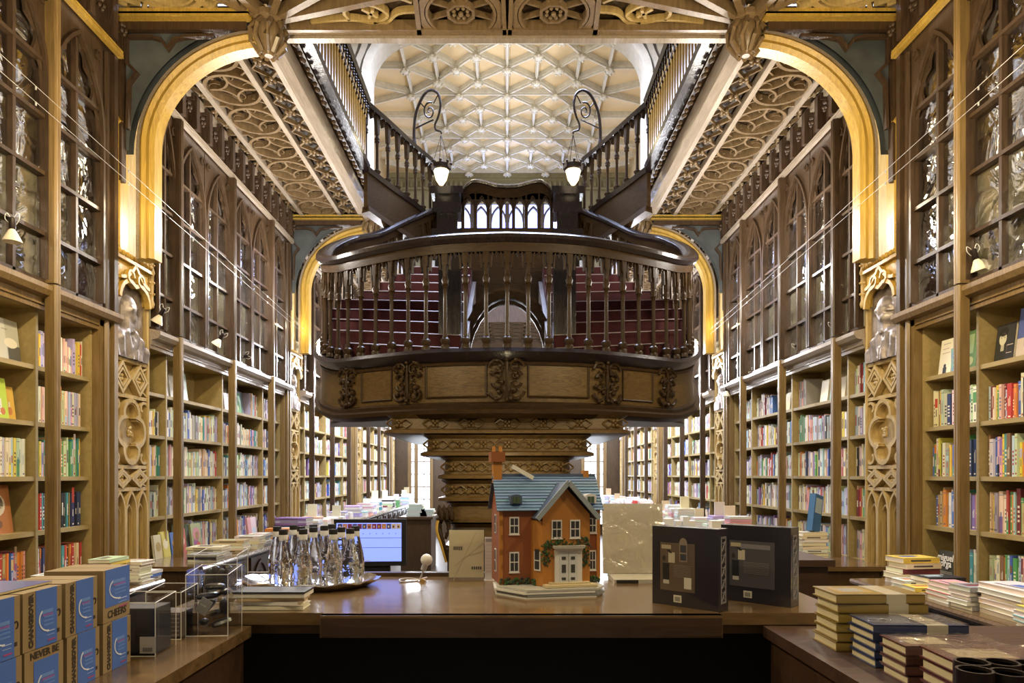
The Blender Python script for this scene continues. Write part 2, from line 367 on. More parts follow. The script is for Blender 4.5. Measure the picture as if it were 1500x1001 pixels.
# ------------------------------------------------------------------ display ledges under the shelves
def ledge(s,a,b,lab):
    T=thing('display_ledge',lab,'ledge',(s*2.6,(a+b)/2,-1.55))
    def P(mb,name,mat,smooth=False):
        o=mb.build(name,mat,T,smooth); o.matrix_parent_inverse=Matrix.Translation(-T.location); return o
    m=MB().box(s*2.33,s*2.91,a,b,-.735,-.7); m.tube([(s*2.33,a,-.717),(s*2.33,b,-.717)],.017,6)
    P(m,'worktop',M['counter'],True)
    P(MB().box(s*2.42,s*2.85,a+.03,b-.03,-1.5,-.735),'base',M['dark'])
    n=max(1,int((b-a)/.55))
    for i in range(n):
        y=a+(b-a)*(i+.5)/n; w=(b-a)/n*.8
        p=MB().box(s*2.4,s*2.425,y-w/2,y+w/2,-1.45,-.78)
        p.bar([(s*2.395,y+u,v) for u,v in [(-w*.38,-1.4)]+parch(w*.76,-1.05,.22,5)+[(w*.38,-1.4)]],.03,.02,(1,0,0))
        p.bar([(s*2.395,y+q[0],-1.0+q[1]) for q in arc(0,0,.07,0,2*PI,10)],.015,.02,(1,0,0))
        P(p,'gothic_panel',M['counterdark'],True)
for s in (-1,1):
    ledge(s,1.6,4.62,'dark wooden display ledge under the nearest shelves on the %s, before the carved pilaster'%SIDE[s])
    ledge(s,5.2,17.2,'long dark wooden display ledge running down the %s aisle beyond the carved pilaster'%SIDE[s])
# ------------------------------------------------------------------ carved pilasters
def relief(s,yc,z0,w,h,x):
    mb=MB(); nu,nv=34,46; b=len(mb.v)
    fl=1 if s<0 else -1
    for j in range(nv+1):
        for i in range(nu+1):
            u=i/nu*2-1; v=j/nv; U=u*fl; d=0
            hx,hy=(-.05,.68); e=((U-hx)/.30)**2+((v-hy)/.2)**2
            if e<1: d=max(d,.075*math.sqrt(1-e))
            e=((U-hx-.1)/.22)**2+((v-.56)/.1)**2                       # beard and chin
            if e<1: d=max(d,.07*math.sqrt(1-e))
            for (fx,fy,rx,ry,a) in ((hx+.33,.665,.07,.035,.03),(hx+.28,.72,.08,.02,.02),(hx+.27,.6,.1,.018,.015),(hx-.16,.67,.05,.05,.02)):
                e=((U-fx)/rx)**2+((v-fy)/ry)**2
                if e<1: d+=a*math.sqrt(1-e)
            if abs(U-hx)<.22 and .35<v<.6: d=max(d,.05)
            sh=.44-.3*max(0,abs(U)-.2)**1.4
            if v<sh: d=max(d,.05+.009*math.sin(abs(U)*16-v*7)+.004*math.sin(v*13+U*5)-.03*max(0,v-sh+.06)/.06)
            if abs(U-.05)<(.42-v)*.45 and v<.42: d+=.012
            mb.v.append((x-s*0+(-s)*d*-(-1) if False else x-s*d, yc+u*w/2, z0+v*h))
    for j in range(nv):
        for i in range(nu): a=b+j*(nu+1)+i; mb.addf((a,a+1,a+nu+2,a+nu+1))
    return mb
def pilaster(s,k,full=True):
    y0=P0+PER*k; y1=y0+PW; yc=(y0+y1)/2; X=s*2.9
    T=thing('carved_pilaster','carved oak pilaster with bronze portrait relief on the %s wall, %s from the camera'%(SIDE[s],['nearest','second','third','fourth'][k]),'pilaster',(s*3.0,yc,-1.55),0,'carved pilasters between bookcases')
    def P(mb,name,mat,smooth=True,lab=None):
        o=mb.build(name,mat,T,smooth); o.matrix_parent_inverse=Matrix.Translation(-T.location)
        if lab:o['label']=lab
        return o
    b=MB().box(s*2.93,s*3.24,y0,y1,-1.55,3.4)
    for y in (y0+.012,y1-.012): b.box(s*2.885,s*2.93,y-.012,y+.012,-1.55,1.5); b.tube([(s*2.885,y,-1.5),(s*2.885,y,1.5)],.012,6)
    for z in (.87,.6,.06,-.11): b.box(s*2.885,s*2.93,y0,y1,z-.014,z+.014)
    P(b,'body',M['ochre'])
    P(relief(s,yc,.885,.46,.56,s*2.915),'portrait_relief',M['bronze'],True,'silvery bronze bearded bust in relief')
    def diamonds(z0,z1):
        m=MB(); zc=(z0+z1)/2; h=(z1-z0)/2-.01
        for q in (-1,1):
            c=yc+q*.12
            for r,wd in ((1,.022),(.62,.014)):
                m.bar([(X,c-.105*r,zc),(X,c,zc+h*r),(X,c+.105*r,zc),(X,c,zc-h*r)],wd,.05,(1,0,0),True)
            for a in range(4): m.ball((X-s*.005,c+.02*math.cos(a*PI/2+.78),zc+.02*math.sin(a*PI/2+.78)),.016,5)
        m.bar([(X,y0+.03,z0+.01),(X,yc,zc+.0),(X,y1-.03,z0+.01)],.012,.03,(1,0,0)); m.bar([(X,y0+.03,z1-.01),(X,yc,zc),(X,y1-.03,z1-.01)],.012,.03,(1,0,0))
        P(m,'diamond_panel',M['ochre'])
    diamonds(.615,.855); diamonds(-.1,.045)
    q=MB(); zc=.33
    for r,wd,xo in ((1,.03,0),(.84,.018,.008)):
        loop=[]
        for j in range(4):
            a0=[0,PI/2,PI,1.5*PI][j]; cx,cz=.085*math.cos(a0),.13*math.sin(a0)
            for p in arc(0,0,.105*r,a0-PI*.52,a0+PI*.52,8): loop.append((X+s*xo,yc+cx+p[0],zc+cz+p[1]*1.05))
        q.bar(loop,wd,.055,(1,0,0),True)
    for i in range(14): q.ball((X-s*.008,yc+random.uniform(-.025,.025),zc+random.uniform(-.035,.035)),.014,5)
    for sg in (-1,1):
        for sz in (-1,1):
            q.bar([(X,yc+sg*(.2+p[0]*.5),zc+sz*(.2+p[1]*.4)) for p in arc(0,0,.1,0,PI*1.3,7)],.02,.03,(1,0,0))
    P(q,'quatrefoil',M['ochre'])
    a=MB()
    for j in (-1,0,1):
        c=yc+j*.158
        a.bar([(X,c+u,v) for u,v in [(-.07,-1.45)]+parch(.14,-.28,.15,5)+[(.07,-1.45)]],.018,.05,(1,0,0))
        a.bar([(X+s*.01,c+u,v) for u,v in [(-.045,-1.45)]+parch(.09,-.32,.09,5)+[(.045,-1.45)]],.01,.03,(1,0,0))
    P(a,'blind_arcade',M['ochre'])
    # canopy
    c=MB(); w=.22
    pr=parch(2*w,1.34,.12,5)
    c.prism([(X-s*.03,yc-w-.03,1.34)]+[(X-s*.03,yc+u,v) for u,v in pr]+[(X-s*.03,yc+w+.03,1.34),(X-s*.03,yc+w+.03,1.62),(X-s*.03,yc-w-.03,1.62)],(s*.08,0,0))
    c.bar([(X-s*.04,yc+u*.95,v-.02) for u,v in pr],.03,.04,(1,0,0))
    for sg in (-1,1):
        c.bar([(X-s*.045,yc+sg*(.2-t*.2),1.47+.13*t*t) for t in [i/6 for i in range(7)]],.025,.03,(1,0,0))
        c.bar([(X-s*.05,yc+sg*.07+p[0],1.5+p[1]) for p in arc(0,0,.045,0,PI*1.6,7)],.018,.03,(1,0,0))
    c.box(X-s*.06,X+s*.05,yc-w-.04,yc+w+.04,1.6,1.625)
    for i in range(9): c.ball((X-s*.05,yc-w+i*w/4,1.65),.022,6)
    P(c,'canopy',M['ochre'] if k else M['gold'])
    for sg in (-1,1):
        p=MB(); y=yc+sg*(w+.035); x=X-s*.04
        p.lathe([(.02,1.34),(.03,1.37),(.018,1.4),(.022,1.6),(.032,1.62),(.02,1.66),(.018,1.74),(.028,1.76),(.012,1.8),(.002,1.9)],(x,y,0),6)
        for z in (1.45,1.54,1.68,1.78,1.84): 
            for a_ in range(4): p.ball((x+.022*math.cos(a_*PI/2),y+.022*math.sin(a_*PI/2),z),.01,5)
        P(p,'pinnacle',M['ochre'])
    return T
for s in (-1,1):
    for k in range(4): pilaster(s,k)
# ------------------------------------------------------------------ transverse timber arches
for s in (-1,1):
    for k in range(4):
        Y=5.12+PER*k; cx,cz,a,b=1.80,2.45,.955,.87
        T=thing('timber_arch','golden oak arch rising from the %s %s pilaster to a ceiling boss'%(['nearest','second','third','fourth'][k],SIDE[s]),'arch',(s*2.85,Y,1.6),0,'timber arches of the side galleries')
        def P(mb,name,mat,smooth=True,lab=None):
            o=mb.build(name,mat,T,smooth); o.matrix_parent_inverse=Matrix.Translation(-T.location)
            if lab:o['label']=lab
            return o
        A=[(s*(cx+p[0]),Y,cz+p[1]) for p in arc(0,0,a,0,PI/2,18,b)]
        pth=[(s*(cx+a),Y,1.62),(s*(cx+a),Y,2.0)]+A
        pr=[(-.005,.0),(-.005,.1),(.05,.1),(.05,.03),(.075,.0)]
        fl=-s
        def sw(mb,prof,path): mb.sweep(path,[(u*-s,w) for u,w in prof],(0,1,0))
        m=MB(); sw(m,[(-.0,-.01),(.025,-.03),(.05,-.01),(.08,-.025),(.11,.0),(.115,.1),(0,.1)],pth)
        P(m,'arch_rib',M['gold'])
        m=MB(); sw(m,[(-.03,.0),(-.03,.07),(-.002,.07),(-.002,-.01)],pth)
        P(m,'arch_soffit',M['beam'],lab='edge of the arch, painted pale as if lit')  # pale strip stands in for light along the arch edge
        # leg + spandrel
        m=MB().box(s*2.91,s*2.95,Y-.0,Y+.12,1.6,3.4)
        for t in (2.93,):
            m.lathe([(.05,1.6),(.05,2.62),(.07,2.64),(.03,2.7),(.004,2.82)],(s*2.94,Y-.02,0),6)
        P(m,'wall_shaft',M['gold'])
        sp=MB(); A2=[(s*(cx+p[0]),cz+p[1]) for p in arc(0,0,a+.1,0,PI/2,18,b+.1)]
        for (x1_,z1_),(x2_,z2_) in zip(A2,A2[1:]):
            sp.quad([(x1_,Y+.03,z1_),(x2_,Y+.03,z2_),(x2_,Y+.03,3.4),(x1_,Y+.03,3.4)] if False else [(s*2.93,Y+.03,z1_),(x1_,Y+.03,z1_),(x2_,Y+.03,z2_),(s*2.93,Y+.03,z2_)])
            sp.quad([(s*2.93,Y+.1,z1_),(x1_,Y+.1,z1_),(x2_,Y+.1,z2_),(s*2.93,Y+.1,z2_)])
        P(sp,'spandrel',M['grey'],False,'grey painted spandrel panel')
        m=MB()
        m.box(s*1.95,s*2.93,Y-.02,Y+.12,3.33,3.42)
        m.bar([(s*2.9,Y-.0,3.3),(s*2.9,Y-.0,2.2)],.05,.06,(0,1,0)); 
        m.bar([(s*x_,Y+.01,z_) for x_,z_ in [(2.2,3.30),(2.42,3.29),(2.5,3.27),(2.55,3.2),(2.6,3.27),(2.68,3.29),(2.86,3.29),(2.86,3.1),(2.78,3.02),(2.84,2.94),(2.85,2.6)]],.02,.04,(0,1,0))
        P(m,'border_moulding',M['frieze'])
        m=MB(); m.bar([(s*1.9,Y-.06,3.41),(s*2.9,Y-.06,3.41)],.1,.04,(0,0,1)); m.bar([(s*1.9,Y-.1,3.39),(s*2.9,Y-.1,3.39)],.02,.03,(0,0,1))
        P(m,'cornice',M['gold'])
        # carved boss hanging where the arch meets the gallery edge
        B=MB(); bx,by,bz=s*1.80,Y+.03,3.30
        B.lathe([(.03,-.14),(.07,-.1),(.11,-.02),(.115,.04),(.09,.09),(.13,.11),(.13,.15)],(bx,by,bz),12)
        for q in range(9):
            an=2*PI*q/9; B.tube([(bx+.06*math.cos(an),by+.06*math.sin(an),bz-.13),(bx+.125*math.cos(an),by+.125*math.sin(an),bz-.05),(bx+.135*math.cos(an+.2),by+.135*math.sin(an+.2),bz+.03),(bx+.1*math.cos(an+.3),by+.1*math.sin(an+.3),bz+.09)],.02,5)
        P(B,'boss',M['tracery'])
# ------------------------------------------------------------------ ceilings
def ribs_obj(mb,name,mat,par): 
    o=mb.build(name,mat,par,True); return o
# gallery ceilings, one object per bay and side
round_mesh=None
for s in (-1,1):
    for k in (0,1,2):
        y0=P0+.27+PER*k; y1=y0+PER-.12
        cb=MB().box(s*1.9,s*2.9,y0,y1,ZC+.07,ZC+.15)
        Cg=S(cb.build('ceiling',M['coffer'],smooth=False),'carved underside of the %s gallery, %s stretch from the camera'%(SIDE[s],['first','second','third'][k]))
        R=MB()
        for x,w in ((1.93,.05),(2.2,.05),(2.70,.05)): R.bar([(s*x,y0,ZC),(s*x,y1,ZC)],w,.07)
        R.bar([(s*2.86,y0,ZC-.03),(s*2.86,y1,ZC-.03)],.07,.07)
        ribs_obj(R,'rib',M['beam'],Cg)
        n=7; pitch=(y1-y0-.1)/n
        Z=MB(); F=MB()
        for i in range(n*2):                                  # inner strip: crossed ribs with rosettes
            ya=y0+.05+pitch*.5*i; yb=ya+pitch*.5
            if i%2==0: Z.bar([(s*1.95,ya,ZC+.02),(s*2.18,yb,ZC+.02)],.022,.04); Z.bar([(s*2.18,ya,ZC+.03),(s*1.95,yb,ZC+.03)],.014,.03)
            else: Z.bar([(s*2.18,ya,ZC+.02),(s*1.95,yb,ZC+.02)],.022,.04); Z.bar([(s*1.95,ya,ZC+.03),(s*2.18,yb,ZC+.03)],.014,.03)
            for x in (2.065,):
                for q in range(4): an=q*PI/2+.4; F.ball((s*x+.035*math.cos(an),(ya+yb)/2+.035*math.sin(an),ZC+.0),.022,6)
                F.ball((s*x,(ya+yb)/2,ZC-.01),.014,6)
        for i in range(n):                                    # outer strip
            yc=y0+.05+pitch*(i+.5)
            Z.bar([(s*2.72,yc-pitch/2,ZC+.01),(s*2.62,yc-pitch*.5,ZC+.01),(s*2.56,yc-.16,ZC+.01)],.02,.05)
            Z.bar([(s*2.83,yc-pitch/2,ZC+.01),(s*2.7,yc-pitch/2,ZC+.01)],.02,.05)
            for a,b,c,d in ((2.72,-.5,2.83,0),(2.83,0,2.72,.5),(2.22,-.5,2.34,-.3),(2.22,.5,2.34,.3)): Z.bar([(s*a,yc+b*pitch,ZC+.02),(s*c,yc+d*pitch,ZC+.02)],.016,.04)
            for dy in (-.12,.12):
                for q in range(4): an=q*PI/2+.4; F.ball((s*2.775+.03*math.cos(an),yc+dy+.03*math.sin(an),ZC+.01),.018,5)
            if round_mesh is None:
                r=MB()
                r.bar([(p[0],p[1],0) for p in arc(0,0,.235,0,2*PI,28)[:-1]],.03,.08,closed=True)
                for q in range(4):                            # concave star and the four lobes
                    a=q*PI/2; cx_,cy_=.235*math.cos(a+PI/4),.235*math.sin(a+PI/4)
                    P_=[(cx_+.17*math.cos(t),cy_+.17*math.sin(t),.0) for t in [a+PI/4+PI-1.0+2.0*j/8 for j in range(9)]]
                    r.bar(P_,.02,.06)
                    r.bar([(.15*math.cos(a)+p[0],.15*math.sin(a)+p[1],.01) for p in arc(0,0,.055,0,2*PI,12)[:-1]],.008,.03,closed=True)
                ro=r.build('roundel',M['tracery'],Cg); round_mesh=ro.data
            else:
                ro=bpy.data.objects.new('roundel',round_mesh); C.objects.link(ro); ro.parent=Cg
            ro.location=(s*2.45,yc,ZC+.02)
        ribs_obj(Z,'lattice',M['tracery'],Cg); ribs_obj(F,'rosettes',M['tracery'],Cg)
        # smooth rounded gallery edge beam
        E=MB(); pr=[(.1*math.cos(t),.1*math.sin(t)) for t in [PI*i/6 for i in range(7)]]
        E.sweep([(s*1.84,y0,ZC-.02),(s*1.84,y1,ZC-.02)],[(-.06,0),(-.05,-.05),(0,-.08),(.05,-.05),(.06,0),(.06,.1),(-.06,.1)],(0,0,1))
        ribs_obj(E,'edge_beam',M['beam'],Cg)
# front ceiling with fans and wheels
cb=MB().box(-2.95,2.95,2.9,5.1,ZC+.07,ZC+.12).box(-1.8,1.8,5.1,5.36,ZC+.07,ZC+.12)
CF=S(cb.build('ceiling',M['coffer'],smooth=False),'carved wooden ceiling over the counter with wheel tracery')
R=MB(); T2=MB()
for s in (-1,1):
    bx,by=s*1.8,5.16
    for ang in (-68,-38,-14,72,100,128):                         # fans radiating from the bosses
        a=math.radians(ang); dx=-s*math.cos(a) if ang<0 else -s*math.cos(a); 
    for tx,ty in ((-1.62,4.85),(-1.32,4.85),(-.70,4.85),(-1.92,4.85),(-2.1,4.85)):
        d=Vector((s*-tx-bx,ty-by,0)).normalized() if True else 0
        L_=1.1 if tx<-.8 else 1.25
        e=Vector((bx,by,ZC))+d*L_*1.6
        R.bar([(bx,by,ZC),tuple(e)],.05,.09)
    R.bar([(s*1.97,5.0,ZC-.01),(s*1.97,2.95,ZC-.01)],.05,.06); 
    # outer tracery (left and right of the bosses)
    for (cx_,cy_,r_) in ((2.42,4.78,.26),(2.42,4.2,.26),(2.42,3.6,.26)):
        for rr,w_ in ((1,.045),(.8,.02)): T2.bar([(s*(cx_+p[0]),cy_+p[1],ZC+.02) for p in arc(0,0,r_*rr,0,2*PI,22)[:-1]],w_,.08,closed=True)
        for q in range(6): a=q*PI/3; T2.bar([(s*(cx_+p[0]),cy_+p[1],ZC+.03) for p in arc(.13*math.cos(a),.13*math.sin(a),.07,0,2*PI,10)[:-1]],.014,.05,closed=True)
    for i in range(16):
        y=5.03-.13*i
        T2.bar([(s*2.7,y,ZC+.03),(s*2.82,y-.07,ZC+.03),(s*2.7,y-.13,ZC+.03)],.02,.05); T2.bar([(s*2.9,y-.07,ZC+.03),(s*2.8,y,ZC+.03)],.016,.05)
        T2.bar([(s*2.02,y,ZC+.03),(s*2.14,y-.07,ZC+.03),(s*2.02,y-.13,ZC+.03)],.02,.05); T2.bar([(s*2.16,y,ZC+.04),(s*2.06,y-.07,ZC+.04)],.014,.04)
    for y in (5.05,4.49,3.9): 
        for t in (2.15,2.69): T2.bar([(s*t,y,ZC+.01),(s*(t+(.14 if t<2.4 else -.14)),y-.2,ZC+.01)],.03,.07); 
        T2.bar([(s*(2.42+p[0]),y-.02+p[1],ZC+.02) for p in arc(0,0,.2,PI,2*PI,10)],.025,.06)
    # wheels
    wx,wy=s*.345,5.08
    for rr,w_ in ((.30,.055),(.255,.02)): R.bar([(wx+p[0],wy+p[1],ZC+.01) for p in arc(0,0,rr,0,2*PI,26)[:-1]],w_,.08,closed=True)
    for q in range(8):
        a=q*PI/4+PI/8; R.bar([(wx+.1*math.cos(a),wy+.1*math.sin(a),ZC+.02),(wx+.25*math.cos(a),wy+.25*math.sin(a),ZC+.02)],.018,.04)
        a2=a; R.ball((wx+.055*math.cos(a2),wy+.055*math.sin(a2),ZC-.01),.016,6)
    R.bar([(wx+p[0],wy+p[1],ZC-.0) for p in arc(0,0,.1,PI/8,2*PI+PI/8,8)[:-1]],.02,.05,closed=True); R.ball((wx,wy,ZC-.02),.02,8)
    R.bar([(s*.68,5.3,ZC),(s*.66,4.9,ZC),(s*.5,4.6,ZC)],.035,.08); R.bar([(s*.02,5.3,ZC),(s*.03,4.8,ZC)],.03,.08)
    # flowing tracery between wheel and fan
    for pts in ([(1.5,5.22),(1.2,5.19),(1.02,5.22),(.9,5.14),(.98,5.04),(1.12,5.02),(1.22,5.1),(1.2,5.19)],[(1.02,5.22),(.92,5.22),(.82,5.12),(.68,5.1)],[(1.25,5.05),(1.0,4.94),(.8,4.95),(.7,5.0)],[(.98,5.16),(1.08,5.07)],[(1.05,5.17),(1.0,5.08)]):
        T2.bar(catmull([(s*a,b,ZC+.03) for a,b in pts],4),.022,.05)
R.bar([(-1.75,5.26,ZC),(1.75,5.26,ZC)],.06,.08)
ribs_obj(R,'rib',M['tracery'],CF); ribs_obj(T2,'tracery',M['ochre'],CF)
E=MB().box(-1.74,1.74,5.3,5.36,ZC-.06,ZC+.1); ribs_obj(E,'edge_beam',M['beam'],CF)
# crossing gallery at the street end
cb=MB().box(-1.85,1.85,15.4,17.8,ZC+.05,ZC+.15); CX=S(cb.build('ceiling',M['coffer'],smooth=False),'carved ceiling of the crossing gallery at the street end')
R=MB()
for i in range(9): x=-1.8+i*.45; R.bar([(x,15.4,ZC),(x,17.8,ZC)],.05,.06)
for i in range(8):
    for j in range(5): R.bar([(-1.575+i*.45+p[0],15.65+j*.43+p[1],ZC) for p in arc(0,0,.19,0,2*PI,10)[:-1]],.04,.05,closed=True)
ribs_obj(R,'rib',M['coffer'],CX)
E=MB().box(-1.85,1.85,15.3,15.4,ZC-.02,ZC+.9); ribs_obj(E,'edge_beam',M['frieze'],CX)
# gallery floor slabs, upper vault
for s in (-1,1):
    m=MB().box(s*1.72,s*3.0,5.3,17,3.56,3.62)
    for k in range(28):
        y=5.45+k*.22
        for q in range(3): m.ball((s*1.72,y+.05*q,3.5-.02*(q%2)),.022,5)
    S(m.build('floor',M['dark']),'edge and floor of the %s upper gallery'%SIDE[s])
VZ=7.5
cb=MB().box(-3.05,3.05,8.2,17.1,VZ,VZ+.1); CV=S(cb.build('ceiling',M['cream'],smooth=False),'cream plaster vault over the upper floor')
nodes=set(); R=MB(); Bs=MB()
def edge(a,b,w=.06):
    R.bar([(a[0],a[1],VZ-.04),(b[0],b[1],VZ-.04)],w,.09); R.bar([(a[0],a[1],VZ-.1),(b[0],b[1],VZ-.1)],w*.45,.05); nodes.add((round(a[0],2),round(a[1],2))); nodes.add((round(b[0],2),round(b[1],2)))
for c in (9.0,10.7,12.4,14.1,15.8):
    st=[(x,c+.85) for x in (-1.85,0,1.85)]
    edge((0,c-.85),(0,c)); edge((0,c),(0,c+.85))
    for s in (-1,1):
        Bp,Bm,Cc,Dp,Dm=(s*.55,c+.4),(s*.55,c-.4),(s*.93,c),(s*1.3,c+.4),(s*1.3,c-.4)
        edge(Bp,Bm); edge(Dp,Dm); edge(Bp,Cc);edge(Bm,Cc);edge(Cc,Dp);edge(Cc,Dm)
        edge((0,c),Bp); edge((0,c),Bm); edge((0,c+.85),Bp); edge((0,c-.85),Bm)
        edge((s*1.85,c+.85),Dp); edge((s*1.85,c-.85),Dm); edge((0,c+.85),(s*.93,c+.85),.05); edge((s*.93,c+.85),(s*1.85,c+.85),.05)
        edge(Bp,(s*.93,c+.85)); edge((s*.93,c+.85),Dp); edge(Bm,(s*.93,c-.85)); edge((s*.93,c-.85),Dm)
        edge((s*1.85,c+.85),(s*1.85,c),.05); edge((s*1.85,c),(s*1.85,c-.85),.05); edge(Dp,(s*1.85,c)); edge(Dm,(s*1.85,c)); edge((s*1.85,c+.85),(s*2.9,c+.4)); edge((s*1.85,c-.85),(s*2.9,c-.4)); edge((s*1.85,c),(s*2.9,c))
for x,y in nodes:
    if abs(x)>2.5: continue
    Bs.lathe([(.02,-.2),(.06,-.19),(.095,-.16),(.06,-.12),(.05,0)],(x,y,VZ),8)
    for q in range(6): a=q*PI/3; Bs.ball((x+.075*math.cos(a),y+.075*math.sin(a),VZ-.18),.03,5)
ribs_obj(R,'rib',M['rib'],CV); ribs_obj(Bs,'bosses',M['rib'],CV)
# plaster arch framing the upper void
A=MB(); pts=[(-2.35,3.62),(-2.35,6.45)]+[(-1.5+p[0],6.6+p[1]) for p in arc(0,0,.85,PI,PI/2,10)]; pts=pts+[(-x,z) for x,z in pts[::-1]]
for off,w,d in ((0,.2,.4),(.16,.14,.3),(.32,.16,.22)):
    A.bar([(x*(1+off/2.35),11.5,z+(off if z>7 else off*.4 if z>6.5 else 0)) for x,z in pts],w*.7,d,(0,1,0))
A.box(-3,-2.72,11.4,11.6,3.62,7.5); A.box(3,2.72,11.4,11.6,3.62,7.5)
S(A.build('trim_3',M['archplaster']),'moulded plaster arch around the upper void')
# ------------------------------------------------------------------ staircase
ST=thing('staircase','great dark carved double staircase curling above the counter in the middle of the hall','staircase',(0,5.6,-1.55))
def SP(mb,name,mat,par=ST,smooth=True,lab=None,kind=None):
    o=mb.build(name,mat,par,smooth)
    if par.type=='EMPTY': o.matrix_parent_inverse=Matrix.Translation(-par.location)
    if lab:o['label']=lab
    if kind:o['kind']=kind
    return o
half=[(0,5.6,1.02),(.4,5.64,1.02),(.72,5.73,1.02),(1.1,5.92,1.02),(1.36,6.08,1.02),(1.54,6.25,1.04),(1.72,6.5,1.12),(1.84,6.85,1.27),(1.89,7.3,1.5),(1.78,7.7,1.72),(1.56,8.05,1.9),(1.32,8.6,2.25),(.97,9.2,2.65)]
hs=catmull(half,8)
full=[Vector((-p.x,p.y,p.z)) for p in hs[::-1]]+[p.copy() for p in hs[1:]]
def outl(path,d):      # offset outwards in plan (path runs left to right seen from the camera)
    o=[]
    for i,p in enumerate(path):
        t=path[min(i+1,len(path)-1)]-path[max(i-1,0)]; t.z=0; t.normalize(); n=Vector((t.y,-t.x,0)); o.append(p+n*d)
    return o
# profile u: negative = outwards
SP(MB().sweep(full,[(.06,-.46),(-.02,-.46),(-.02,-.03),(.06,-.03)],(0,0,1)),'fascia',M['stairpan'])
SP(MB().sweep(full,[(.08,.0),(.08,-.06),(-.03,-.09),(-.07,-.06),(-.1,-.02),(-.07,.015),(.0,.02)],(0,0,1)),'top_moulding',M['rail'])
m=MB().sweep(full,[(.06,-.55),(-.03,-.55),(-.08,-.52),(-.085,-.49),(-.05,-.47),(-.055,-.44),(-.02,-.42),(.06,-.42)],(0,0,1))
m.sweep([p+Vector((0,0,-.12)) for p in full],[(0,0),(-.035,.0),(-.04,.02),(-.02,.035),(0,.035)],(0,0,1))
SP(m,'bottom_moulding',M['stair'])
# panel frames + carved leaf clusters on the fascia
def on_path(i): 
    p=full[i]; t=(full[min(i+1,len(full)-1)]-full[max(i-1,0)]); t.z=0; t.normalize(); return p,t,Vector((t.y,-t.x,0))
front=[i for i,p in enumerate(full) if p.y<7.1]
L0=[full[i] for i in front]
mid=len(full)//2
cum=[0]
for a,b in zip(L0,L0[1:]): cum.append(cum[-1]+(b-a).length)
def at_len(sv):
    for i in range(len(cum)-1):
        if cum[i+1]>=sv:
            f=(sv-cum[i])/(cum[i+1]-cum[i]); p=L0[i].lerp(L0[i+1],f); t=(L0[i+1]-L0[i]); t.z=0; t.normalize(); return p,t,Vector((t.y,-t.x,0))
    return L0[-1],Vector((1,0,0)),Vector((0,-1,0))
Lm=cum[-1]/2
clus=[0,-.85,.85,-1.52,1.52]
for d in clus:
    p,t,n=at_len(Lm+d); c=MB(); w=.13 if abs(d)<1.2 else .1
    if d==0: w=.15
    o=p+n*.03+Vector((0,0,-.24)); U=Vector((0,0,1))
    c.tube([tuple(o+U*-.18),tuple(o+n*.02),tuple(o+U*.18)],.014,6)
    for sg in (-1,1):
        for sv in (-1,1):
            for r0,off in ((.07,.1),(.045,.03)):
                pts=[]
                for j in range(12):
                    a=j/11*PI*1.9; r=r0*(1-j/15)
                    pts.append(tuple(o+t*(sg*(w*.5+r*math.cos(a)))+U*(sv*(off+r*math.sin(a)))+n*.012))
                c.tube(pts,.014,5,r2=.007)
            for q in range(4): c.ball(tuple(o+t*(sg*random.uniform(.02,w))+U*(sv*random.uniform(.02,.17))+n*.01),.02,5)
    c.ball(tuple(o+U*.16+n*.02),.018,6); c.ball(tuple(o-U*.16+n*.02),.018,6)
    SP(c,'leaf_carving',M['stair'])
cs=sorted(clus)
for a,b in zip(cs,cs[1:]):
    pf=MB()
    aa,bb=a+.17,b-.17; loop=[]
    for j in range(13): p,t,n=at_len(Lm+aa+(bb-aa)*j/12); loop.append(p+n*.025+Vector((0,0,-.1)))
    for j in range(12,-1,-1): p,t,n=at_len(Lm+aa+(bb-aa)*j/12); loop.append(p+n*.025+Vector((0,0,-.38)))
    for x,y in zip(loop,loop[1:]+loop[:1]): pf.tube([tuple(x),tuple(y)],.009,5)
    SP(pf,'panel_frame',M['stair'])
# platform floor and soffit
inner=[p for p in full if p.y<7.4]
SP(MB().prism([(p.x*.98,p.y+.02,.9) for p in inner][::-1],(0,0,.1)),'platform',M['stair'],smooth=False)
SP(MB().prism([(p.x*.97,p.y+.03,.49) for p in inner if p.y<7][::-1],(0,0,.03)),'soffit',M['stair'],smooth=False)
# handrail
rail_path=[p+Vector((0,0,.93)) for p in full]
SP(MB().sweep(rail_path,[(.05,-.05),(-.05,-.05),(-.075,-.02),(-.075,.01),(-.04,.035),(0,.045),(.04,.035),(.075,.01),(.075,-.02)],(0,0,1)),'handrail',M['rail'])
SP(MB().sweep(rail_path,[(.03,-.12),(-.03,-.12),(-.035,-.05),(.035,-.05)],(0,0,1)),'under_rail',M['stair'])
